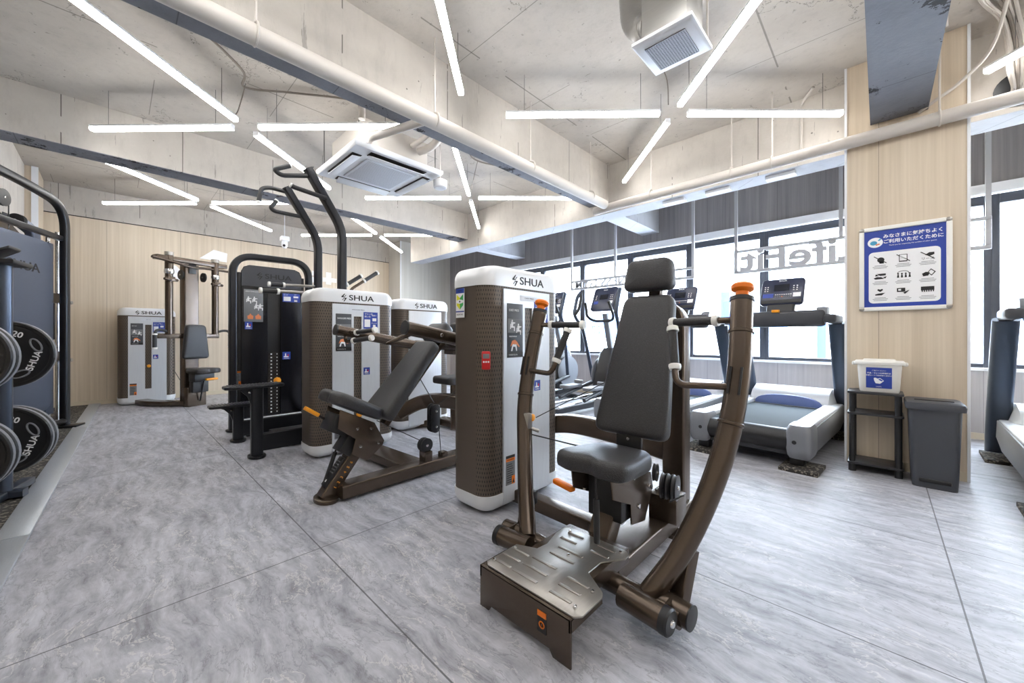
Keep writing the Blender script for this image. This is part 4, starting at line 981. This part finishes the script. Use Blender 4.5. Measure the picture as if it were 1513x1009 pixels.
# ---------------------------------------------------------------- treadmills facing the window
def treadmill(label, loc, rz):
    t = thing('treadmill', label, 'treadmill', loc, rz, 'treadmills along the window'); hw = .47
    k = MB(); k.span((-hw+.14, -.84, .10), (hw-.14, .80, .235), .01); k.build('deck', 'darkplastic', t)
    k = MB(); k.cyl((-hw+.13, -.82, .225), (hw-.13, -.82, .225), .095, n=28); k.build('rear_roller', 'black', t)
    k = MB(); k.prism([(-hw+.135, y, z) for y, z in ((-.86, .30), (-.82, .318), (.55, .318), (.55, .30), (-.82, .30))], (2*hw-.27, 0, 0)); k.build('running_belt', 'beltmat', t)
    for s in (-1, 1):
        k = MB(); x0, x1 = s*(hw-.145), s*(hw-.01); a, b = min(x0, x1), max(x0, x1)
        k.span((a, -.80, .315), (b, .72, .365), .012, 3); sr = k.build('side_rail', 'lightplastic', t)
        k = MB(); k.prism([(s*(hw-.02), y, z) for y, z in ((-.75, .33), (.7, .36), (.75, .20), (.45, .13), (-.78, .12))], (s*.02, 0, 0), .006); k.build('side_skirt', 'greyplastic', sr)
        k = MB(); q = []
        for z, i in ((.10, .035), (.12, .012), (.17, 0), (.30, 0), (.345, .008), (.37, .035)):
            q.append([(s*(hw-.075)+u, -.80+v, z) for u, v in rrect(.175-i, .27-i, .045, 5)])
        k.loft(q); ec = k.build('rear_end_cap', 'greyplastic', t)
        MB().lathe([(.016, 0), (.016, .004), (0, .004)], (s*(hw-.10), -.934, .235), (0, -1, 0), 14).build('cap_screw', 'black', ec)
        k = MB(); k.span((s*(hw-.10)-.05, -.86, .03), (s*(hw-.10)+.05, -.76, .11), .012); k.build('foot', 'black', t)
        k = MB(); k.span((s*(hw-.07)-.13, -.98, 0), (s*(hw-.07)+.13, -.66, .03), .003); k.build('rubber_foot_pad', 'rubber', t)
        k = MB(); k.span((s*(hw-.04)-.12, .55, 0), (s*(hw-.04)+.12, .95, .03), .003); k.build('rubber_foot_pad', 'rubber', t)
        # upright leaning back to the handrail
        k = MB(); xs = s*(hw-.02); P = [(xs, .86, .05), (xs, .82, .30), (xs, .62, .80), (xs, .42, 1.24)]
        k.tube(catmull(P, 6), 0, prof=rrect(.075, .15, .03, 4), up=(1, 0, 0)); k.build('upright', 'frameblue', t)
        k = MB(); k.box((xs, .22, 1.275), (.10, .42, .085), None, .025, 3); h = k.build('side_handle', 'darkplastic', t)
        k = MB(); k.lathe([(.0, -.05), (.065, -.045), (.07, 0), (.065, .045), (0, .05)], (s*(hw-.10), .20, 1.335), (1, 0, 0), 20); k.build('cup_holder', 'greyplastic', h)
    k = MB(); n = 12; q = []
    for y, zt in ((.50, .36), (.56, .46), (.70, .515), (.92, .50), (1.02, .42), (1.04, .20)):
        q.append([(-hw+.05, y, .10), (hw-.05, y, .10)]+[((hw-.05)*math.cos(i*PI/n), y, .10+(zt-.10)*min(1, math.sin(i*PI/n)*2.2) if 0 < i < n else .2) for i in range(n+1)])
    k.loft(q); hd = k.build('motor_hood', 'lightplastic', t)
    k = MB(); k.prism([((hw-.15)*math.cos(i*PI/14), .495, .322+.115*math.sin(i*PI/14)**.7) for i in range(15)], (0, .06, 0), .004); k.build('hood_insert', 'hoodblue', hd); part(hd.children[0], 'blue grey curved insert on the hood')
    k = MB(); k.box((0, .16, 1.285), (2*hw-.14, .10, .17), None, .035, 3); cb = k.build('cross_bar', 'darkplastic', t)
    k = MB(); k.span((-.05, .095, 1.355), (.02, .125, 1.385), .005); k.build('safety_clip', 'amber', cb)
    k = MB(); k.tube([(0, .22, 1.34), (0, .28, 1.50)], 0, prof=rrect(.26, .06, .02)); k.build('console_neck', 'black', t)
    up = Vector((0, math.sin(.42), math.cos(.42))); nr = Vector((0, -up.z, up.y))
    k = MB(); o = Vector((0, .22, 1.45)); pl = [(p[0], p[1]+.16) for p in rrect(.40, .32, .04)]
    k.prism([o+X3*a+up*b for a, b in pl], nr*-.05, .012, 3); c = k.build('console', 'consoleblue', t)
    k = MB(); F = o+nr*.001
    def q(x0, y0, x1, y1, m, d=.0015): k.m(m).prism([F+X3*a+up*b for a, b in ((x0, y0), (x1, y0), (x1, y1), (x0, y1))], nr*d)
    q(-.075, .165, .065, .245, 'screen'); q(-.175, .085, -.075, .135, 'blueprint'); q(.105, .085, .175, .135, 'paper'); q(-.18, .015, .18, .05, 'black', .008)
    for i in range(8): q(-.06+.02*i, .115, -.047+.02*i, .123, 'paper')
    for i in range(8): q(-.06+.02*i, .09, -.047+.02*i, .098, 'orangeprint' if i == 3 else 'midprint')
    for x in (-.165, -.14, .10, .13):
        for z in (.165, .19, .215): q(x, z, x+.012, z+.009, 'paper')
    k.m('paper').text('SHUA', .022, F+up*.29, X3, up, .001, squash=1.3); k.build('control_panel', None, c)
    return t
treadmill('treadmill nearest the pillar, seen whole with its grey end cap toward us', (-.80, 4.80, 0), math.radians(-4.5))
treadmill('treadmill half hidden behind the chest press column, second from the pillar', (-1.90, 4.82, 0), math.radians(-4.5))
treadmill('treadmill cut off by the right edge, standing beyond the pillar', (1.19, 4.70, 0), math.radians(-2))

# ---------------------------------------------------------------- cross trainers
def elliptical(label, loc, rz):
    t = thing('cross_trainer', label, 'cross trainer', loc, rz, 'cross trainers by the window')
    k = MB(); q = []
    for z, w, d in ((.12, .30, .62), (.30, .30, .66), (.60, .27, .52), (.84, .24, .34), (.92, .18, .22)): q.append([(a, b+.42, z) for a, b in rrect(w, d, .08)])
    k.loft(q); k.build('drive_housing', 'black', t)
    for s in (-1, 1):
        k = MB(); k.lathe([(0, 0), (.23, 0), (.26, .012), (.26, .03), (0, .035)], (s*.155, .42, .50), (s, 0, 0), 32); w = k.build('side_disc', 'greyplastic', t)
        k = MB(); k.tube([(s*.20, .40, .42), (s*.22, -.55, .22)], .03, 12); k.build('crank_arm', 'darkplastic', t)
        k = MB(); k.prism([(s*.21+a, -.30+b, .34) for a, b in rrect(.17, .40, .06)], (0, 0, .05), .015); k.prism([(s*.21+a, -.12+b, .39) for a, b in rrect(.15, .05, .02)], (0, 0, .05), .01); k.build('pedal', 'greyplastic', t)
        k = MB(); k.tube(fillet([(s*.26, .30, .45), (s*.30, .20, .95), (s*.33, .12, 1.28), (s*.36, .05, 1.34), (s*.38, -.02, 1.45), (s*.38, .06, 1.72), (s*.36, .12, 1.80)], .08, 5), .028, 12); k.build('moving_arm', 'frameblue', t)
        k = MB(); k.tube(fillet([(s*.36, .12, 1.80), (s*.33, .10, 1.70), (s*.33, .04, 1.52), (s*.37, -.01, 1.44)], .05, 5), .026, 12); k.build('arm_loop', 'grip', t)
    k = MB(); k.tube([(0, .45, .80), (0, .28, 1.46)], 0, prof=rrect(.08, .09, .02), up=(1, 0, 0)); k.build('mast', 'greyplastic', t)
    k = MB(); k.tube(fillet([(-.21, .05, 1.62), (-.24, .14, 1.40), (-.16, .22, 1.34), (.16, .22, 1.34), (.24, .14, 1.40), (.21, .05, 1.62)], .06, 6), .022, 12); k.build('fixed_handle', 'grip', t)
    up = Vector((0, math.sin(.4), math.cos(.4))); nr = Vector((0, -up.z, up.y)); o = Vector((0, .16, 1.50))
    k = MB(); k.prism([o+X3*a+up*(b+.20) for a, b in rrect(.43, .40, .05)], nr*-.05, .012, 3); c = k.build('console', 'consoleblue', t)
    k = MB(); F = o+nr*.001+up*.03
    def q2(x0, y0, x1, y1, m): k.m(m).prism([F+X3*a+up*b for a, b in ((x0, y0), (x1, y0), (x1, y1), (x0, y1))], nr*.0015)
    q2(-.08, .16, .07, .24, 'screen'); q2(.10, .08, .17, .13, 'paper'); q2(-.17, .08, -.09, .13, 'blueprint')
    for x in (-.15, .11, .14):
        for z in (.16, .19, .22): q2(x, z, x+.015, z+.01, 'paper')
    k.m('paper').text('SHUA', .022, F+up*.32, X3, up, .001, squash=1.3); k.build('control_panel', None, c)
    k = MB(); k.span((-.06, -1.0, .05), (.06, .5, .13), .015); k.span((-.30, -1.02, .0), (.30, -.92, .07), .015); k.span((-.30, .62, 0), (.30, .72, .07), .015); k.build('base_rail', 'darkplastic', t)
    k = MB(); k.tube([(-.13, -.98, .16), (-.13, .3, .20)], .022, 12); k.tube([(.13, -.98, .16), (.13, .3, .20)], .022, 12); k.build('roller_rails', 'chrome', t)
    return t
elliptical('cross trainer with blue tinted console seen left of the headrest', (-3.10, 5.02, 0), math.radians(-4))
elliptical('cross trainer mostly hidden behind the nearest weight tower', (-4.10, 5.05, 0), math.radians(-4))

# ---------------------------------------------------------------- left side: cable trainer and plate tree
ft = thing('cable_trainer', 'blue grey cable trainer with rounded panel and arched black frame at the left', 'exercise machine', (-7.07, -.42, .012), math.radians(-22.28))
k = MB(); k.prism([(1.075+x, -.03, 1.205+z) for x, z in rrect(1.75, 1.91, .16, 8)], (0, .03, 0), .004); pn = k.build('front_panel', 'bluegrey', ft)
k = MB(); logo(k, (.72, .001, 1.83), (-1, 0, 0), Z3, .56); k.build('word_mark', None, pn)
k = MB(); k.span((.06, -.10, .18), (.19, -.06, 2.18), .006); s_ = k.build('side_panel', 'bluegrey', ft); bolts(s_, [(.10, -.06, z) for z in (.45, .9, 1.5, 1.95)], (0, 1, 0), .014)
k = MB(); k.tube(fillet([(.03, .02, .03), (.03, .02, 2.64), (.62, .02, 2.70), (1.98, .02, 2.72), (1.98, .02, .03)], .42, 12), 0, prof=rrect(.085, .07, .02), up=(0, 1, 0)); fr = k.build('arched_frame', 'blackmetal', ft)
bolts(fr, [(-.014, .03, z) for z in (.65, .9, 1.75, 1.95)], (-1, 0, 0), .012)
k = MB(); k.span((.03, -.03, 2.22), (1.98, .03, 2.28), .01); k.build('cross_bar', 'blackmetal', ft)
k = MB(); k.tube(fillet([(.06, -.35, 2.42), (.4, -.42, 2.46), (1.9, -.42, 2.46)], .2, 6), .03, 12); k.build('rear_bar', 'blackmetal', ft)
k = MB(); k.tube(fillet([(-.22, -.38, .03), (-.22, -.38, 2.36), (-.12, -.42, 2.43)], .06, 5), 0, prof=rrect(.14, .08, .02), up=(0, 1, 0)); u = k.build('rear_upright', 'bluegrey', ft); bolts(u, [(-.22, -.34, z) for z in (.5, 1.3, 1.9)], (0, 1, 0), .014)
k = MB(); k.cyl((-.08, -.10, .08), (-.08, -.10, 2.35), .02); k.cyl((-.12, -.2, .08), (-.12, -.2, 2.35), .02); k.build('guide_rod', 'chrome', ft)
for z in (1.55, .85): k = MB(); k.span((-.13, -.14, z-.06), (-.04, -.02, z+.06), .012); k.cyl((-.085, -.02, z-.05), (-.085, .03, z-.05), .02); k.build('cable_carriage', 'steel', ft)
k = MB(); k.m('black').span((-.155, -.16, 1.05), (-.125, -.06, 1.50), .003); k.m('paper')
for i in range(14): k.span((-.14, -.0595, 1.07+.03*i), (-.128, -.0585, 1.085+.03*i))
k.build('height_scale', None, ft)
for x, z, r in ((.87, 2.47, .085), (1.0, 2.36, .075)): sheave(ft, (x, -.02, z), (0, 1, 0), r)
sheave(ft, (.36, -.2, 2.36), (1, 0, 0), .07, 2, .03)
k = MB(); k.tube([(.80, -.02, 2.42), (.80, -.02, 2.0)], .005, 8); k.build('pull_cable', 'black', ft)
k = MB(); k.span((-.06, -.45, 0), (.12, .16, .03), .006); k.span((-.30, -.5, 0), (-.14, -.2, .025), .006); k.build('foot_plate', 'blackmetal', ft)
k = MB(); k.tube([(.03, .02, .08), (1.95, .02, .08)], .035, 12); k.build('floor_bar', 'blackmetal', ft)

TA = math.radians(-15)
pt = thing('plate_tree', 'blue grey steel weight plate tree at the left edge', 'plate rack', (-4.20, -.515, .012), TA)
k = MB(); k.tube([(0, 0, .02), (0, 0, 1.56)], .042, 20); k.build('post', 'frameblue', pt)
k = MB(); k.prism([(-.10, -.10, 1.56), (.14, -.10, 1.56), (.14, .10, 1.56), (-.10, .10, 1.56)], (0, 0, .03), .008); k.prism([(-.08, -.07, 1.59), (.10, -.07, 1.59), (.06, .05, 1.67), (-.08, .05, 1.67)], (0, 0, .02), .006); k.build('top_cap', 'black', pt)
k = MB(); k.tube([(-.30, 0, .035), (.12, 0, .035)], 0, prof=rrect(.07, .05, .01)); k.tube([(0, -.28, .035), (0, .10, .035)], 0, prof=rrect(.07, .05, .01)); k.build('base', 'frameblue', pt)
for z in (.36, .96):
    MB().cyl((-.34, -.075, z), (.34, -.075, z), .023).build('peg', 'chrome', pt)
    MB().span((-.045, -.11, z-.05), (.045, -.02, z+.05), .006).build('peg_bracket', 'frameblue', pt)
def plate(label, along, z, face=1):
    a = Vector((math.cos(TA), math.sin(TA), 0)); p = Vector((-4.20, -.515, .012+z))+a*along+Vector((math.sin(TA), -math.cos(TA), 0))*.075
    o = thing('weight_plate', label, 'weight plate', p, TA, 'plates on the plate tree'); r = .235; f = face
    hb = MB()
    prof = [(.026, -.022), (.07, -.024), (.07, -.018), (r-.03, -.016), (r-.02, -.024), (r-.006, -.024), (r, -.016), (r, .016), (r-.006, .024), (r-.02, .024), (r-.03, .016), (.07, .018), (.07, .024), (.026, .022), (.026, -.022)]
    hb.lathe(prof, (0, 0, 0), (1, 0, 0), 48); hb.build('disc', 'black', o)
    k = MB(); k.lathe([(.028, 0), (.028, .027), (.066, .027), (.066, .024), (.03, .024)], (0, 0, 0), (f, 0, 0), 32); k.build('hub', 'steel', o)
    k = MB(); k.lathe([(r-.004, -.014), (r+.0015, -.013), (r+.0015, .013), (r-.004, .014)], (0, 0, 0), (1, 0, 0), 48); k.build('rim', 'greyplastic', o)
    k = MB(); k.m('paper'); X = .0175*f
    rt_ = Vector((0, 1 if f > 0 else -1, 0))
    for th in (-20, 160):
        t = math.radians(th); d = (rt_*math.cos(t)+Z3*math.sin(t)); tg = (-rt_*math.sin(t)+Z3*math.cos(t))
        k.text('SHUA', .052, Vector((X, 0, 0))+d*.14, tg, -d, .001, squash=1.1, bold=.001)
    for th in (70, 250):
        t = math.radians(th); d = (rt_*math.cos(t)+Z3*math.sin(t)); tg = (-rt_*math.sin(t)+Z3*math.cos(t)); k.text('20', .055, Vector((X, 0, 0))+d*.15, -tg, d, .001, bold=.001)
    k.m('greyplastic')
    for th in (25, 205, 115, 295):
        t = math.radians(th); d = (rt_*math.cos(t)+Z3*math.sin(t)); tg = (-rt_*math.sin(t)+Z3*math.cos(t))
        c = Vector((X, 0, 0))+d*.155; k.tube([c+d*(.022*math.cos(a))+tg*(.045*math.cos(a)*0+.048*math.sin(a)) for a in [i*PI/12 for i in range(24)]], .006, 6, closed=True)
    k.build('markings', None, o)
    return o
plate('upper black weight plate with grip hole, behind the tree post', -.24, .96)
plate('lower black weight plate with white lettering, behind the tree post', -.20, .36)
plate('rearmost plate on the lower peg, behind the lettered plate', -.26, .36)
plate('upper plate in front of the tree post at the left edge', .22, .96)
plate('outer upper plate in front of the post, mostly outside the view', .28, .96)
plate('lower plate in front of the tree post at the left edge', .22, .36)
plate('outer lower plate in front of the post, mostly outside the view', .28, .36)

# ---------------------------------------------------------------- things at the pillar
ps = thing('framed_poster', 'white framed blue notice with nine icons on the beige pillar', 'poster', (.136, 4.47, 1.315))
W, H = .53, .705; y = -.012
k = MB()
k.prism([(-W/2+.01, -.014, 0), (W/2-.01, -.014, 0), (W/2-.01, -.014, H), (-W/2+.01, -.014, H)], (0, .014, 0)); k.build('backing', 'whitepaint', ps)
k = MB()
for a, b, c, d in ((-W/2+.03, W/2-.03, 0, .032), (-W/2+.03, W/2-.03, H-.032, H)): k.span((a, -.03, c), (b, -.005, d), .006, 3)
for a, b in ((-W/2, -W/2+.032), (W/2-.032, W/2)): k.span((a, -.03, .03), (b, -.005, H-.03), .006, 3)
k.build('snap_frame', 'white', ps)
for sx in (-1, 1):
    for sz, zz in ((0, .016), (1, H-.016)):
        k = MB(); k.lathe([(.018, 0), (.018, .024), (.012, .028), (0, .028)], (sx*(W/2-.018), -.003, zz+(.002 if sz == 0 else -.002)), (0, -1, 0), 18); k.build('corner_cap', 'steel', ps)
k = MB(); Y = -.016
def pq(x0, z0, x1, z1, m, lv=1): k.m(m).span((x0, Y-.0006*lv, z0), (x1, Y-.0006*(lv-1), z1))
def pp(pts, m, lv=3): k.m(m).prism([(a, Y-.0006*lv, b) for a, b in pts], (0, .0006, 0))
w2 = W/2-.03
k.m('blueprint').span((-w2, Y, .03), (w2, Y+.002, H-.03))
pp([(a-.0, b+.2785) for a, b in rrect(2*w2-.06, .43, .03)], 'paper', 1)
pp([(-.165+.047*math.cos(a), .575+.042*math.sin(a)) for a in [i*PI/12 for i in range(24)]], 'paper', 1)
pp([(-.175+.022*math.cos(a), .572+.018*math.sin(a)) for a in [i*PI/8 for i in range(16)]], 'cyanprint', 2); pp([(-.15, .592), (-.135, .606), (-.128, .596), (-.142, .586)], 'cyanprint', 2); pp([(-.16, .548), (-.135, .556), (-.14, .566), (-.165, .56)], 'orangeprint', 2)
k.m('paper'); k.text('みなさまに気持ちよく', .034, (.052, Y-.001, .617), X3, Z3, .0004, bold=.0008); k.text('ご利用いただくために', .034, (.052, Y-.001, .573), X3, Z3, .0004, bold=.0008); k.text('Thank you for respecting the comfort of other guests.', .0125, (.052, Y-.001, .541), X3, Z3, .0004, squash=.98)
for r_ in range(3):
    for c_ in range(3):
        X0, Z0 = -.135+.135*c_, .425-.135*r_; i = r_*3+c_
        def C(pts, m='ink', lv=3): pp([(X0+a, Z0+b) for a, b in pts], m, lv)
        if i in (0, 1, 2): C([(-.040, .030), (-.036, .034), (.040, -.026), (.036, -.030)], 'ink', 4)
        if i == 0: C([(.022*math.cos(a)+.004, .022*math.sin(a)) for a in [j*PI/8 for j in range(16)]]); C([(-.006, -.012), (.02, -.012), (.024, -.03), (-.004, -.03)])
        if i == 1: C([(-.024, .03), (.024, .03), (.024, -.03), (-.024, -.03)]); C([(-.020, .026), (.020, .026), (.020, -.022), (-.020, -.022)], 'paper', 4)
        if i == 2: C([(-.014, .006), (.008, .024), (.036, .024), (.036, .006), (.01, -.006)]); k.text('リーズ', .024, (X0, Y-.002, Z0-.024), X3, Z3, .0004)
        if i == 3:
            C([(-.03, .0), (.034, .004), (.034, .020), (-.026, .02)]); C([(-.04, -.016), (-.02, -.006), (.02, -.010), (.04, -.004), (.03, -.024), (-.03, -.026)]); C([(-.036, .026), (-.030, .026), (.034, -.026), (.028, -.026)], 'paper', 5)
        if i == 4:
            for t in range(4): C([(-.036+.022*t, -.024), (-.022+.022*t, -.024), (-.026+.022*t, .002), (-.032+.022*t, .002)]); C([(-.029+.022*t+.006*math.cos(a), .008+.006*math.sin(a)) for a in [j*PI/4 for j in range(8)]])
            C([(.034*math.cos(a), .012+.020*math.sin(a)) for a in [PI*j/10 for j in range(11)]]+[(.030*math.cos(a), .012+.016*math.sin(a)) for a in [PI*(10-j)/10 for j in range(11)]])
        if i == 5: C([(-.002, .0), (.018, .03), (.044, .004), (.022, -.026)]); C([(.004, .0), (.018, .022), (.036, .004), (.022, -.018)], 'paper', 4); C([(-.03, -.006), (-.01, .006), (.012, .0), (.004, -.024), (-.024, -.028)], 'ink', 5)
        if i == 6: C([(0, .002), (-.018, .018), (-.012, .028), (0, .022), (.012, .028), (.018, .018)]); C([(-.03, -.026), (-.03, -.016), (-.01, -.010), (.03, -.006), (.01, -.026)])
        if i == 7: C([(-.036, -.006), (.012, -.006), (.012, .026), (-.036, .026)]); C([(-.028, .004), (-.012, .004), (-.012, .018), (-.028, .018)], 'paper', 4); C([(.0, -.012), (.03, -.002), (.036, .008), (.01, -.024)], 'ink', 5)
        if i == 8:
            C([(-.036, -.004), (.036, -.004), (.036, .026), (-.036, .026)])
            for t in range(6): C([(-.032+.012*t, -.016), (-.026+.012*t, -.016), (-.026+.012*t, -.004), (-.032+.012*t, -.004)])
        k.m('midprint')
        for t, l_ in enumerate((.034, .046, .04)): k.span((X0-l_, Y-.0012, Z0-.048-.011*t), (X0+l_, Y-.0006, Z0-.0445-.011*t))
k.build('printed_notice', None, ps)

rk = thing('shelf_rack', 'small black three tier shelf rack against the beige pillar', 'shelf', (-.03, 4.32, 0))
for z in (.06, .465, .635):
    k = MB(); k.prism([(a, b, z) for a, b in rrect(.33, .27, .02)], (0, 0, .018), .004); k.build('shelf_board', 'shelf', rk)
for x in (-.135, .135):
    for y in (-.105, .105):
        k = MB(); k.cyl((x, y, 0), (x, y, .64), .020, n=18); k.cyl((x, y, 0), (x, y, .055), .024, n=18); k.build('post', 'black', rk)
tb = thing('wipe_container', 'white lidded plastic tub with blue notice on top of the black rack', 'container', (-.005, 4.325, .653))
k = MB(); k.loft([[(a, b, z) for a, b in rrect(w, d, .03)] for z, w, d in ((0, .225, .15), (.01, .235, .16), (.225, .262, .185))]); bd_ = k.build('tub', 'white', tb)
k = MB(); k.loft([[(a, b, z) for a, b in rrect(w, d, .035)] for z, w, d in ((.222, .295, .21), (.240, .30, .215), (.250, .285, .20), (.252, .20, .15), (.262, .185, .135))])
for s in (-1, 1): k.box((s*.15, 0, .225), (.03, .08, .03), None, .008)
k.build('lid', 'white', tb)
k = MB(); yy = -.0865; dn = Vector((0, -.058, 1)).normalized()
P0 = Vector((-.002, -.0885, .115)); 
k.m('blueprint').box(P0, (.15, .002, .165), (math.radians(3.3), 'X')); k.m('paper')
F = P0+Vector((0, -.0015, 0))
k.text('ご協力ください', .012, F+dn*.058, X3, dn, .0004); k.text('器具・マシンの使用後は', .0125, F+dn*.037, X3, dn, .0004, bold=.0003); k.text('除菌シートでお拭きください', .0115, F+dn*.019, X3, dn, .0004, bold=.0003); k.text('LifeFit', .013, F-dn*.070, X3, dn, .0004)
k.prism([F+X3*a+dn*b for a, b in ((-.03, -.004), (-.022, .002), (-.006, -.006), (.008, .0), (.03, -.022), (.008, -.046), (-.018, -.044), (-.026, -.026))], (0, -.0006, 0))
k.m('blueprint').prism([F+X3*a+dn*b+Vector((0, -.0007, 0)) for a, b in ((-.004, -.012), (.008, -.006), (.024, -.022), (.016, -.026))], (0, -.0006, 0)); k.build('blue_notice', None, tb)

bn = thing('waste_bin', 'dark grey lidded waste bin standing right of the black rack', 'bin', (.285, 4.225, 0))
k = MB(); k.loft([[(a, b, z) for a, b in rrect(w, d, .03)] for z, w, d in ((.0, .225, .27), (.10, .235, .28), (.57, .262, .31), (.578, .262, .31))]); bb = k.build('body', 'binbody', bn)
k = MB(); k.loft([[(a, b, z) for a, b in rrect(w, d, .02)] for z, w, d in ((.57, .295, .345), (.60, .30, .35), (.618, .29, .34), (.625, .26, .31))]); ld = k.build('lid', 'binbody', bn)
k = MB(); k.box((0, -.03, .627), (.20, .05, .008), None, .003); k.build('lid_slot', 'black', ld)
k = MB(); k.box((.0, -.139, .055), (.16, .014, .028), None, .010, 3); k.build('foot_pedal', 'black', bn)
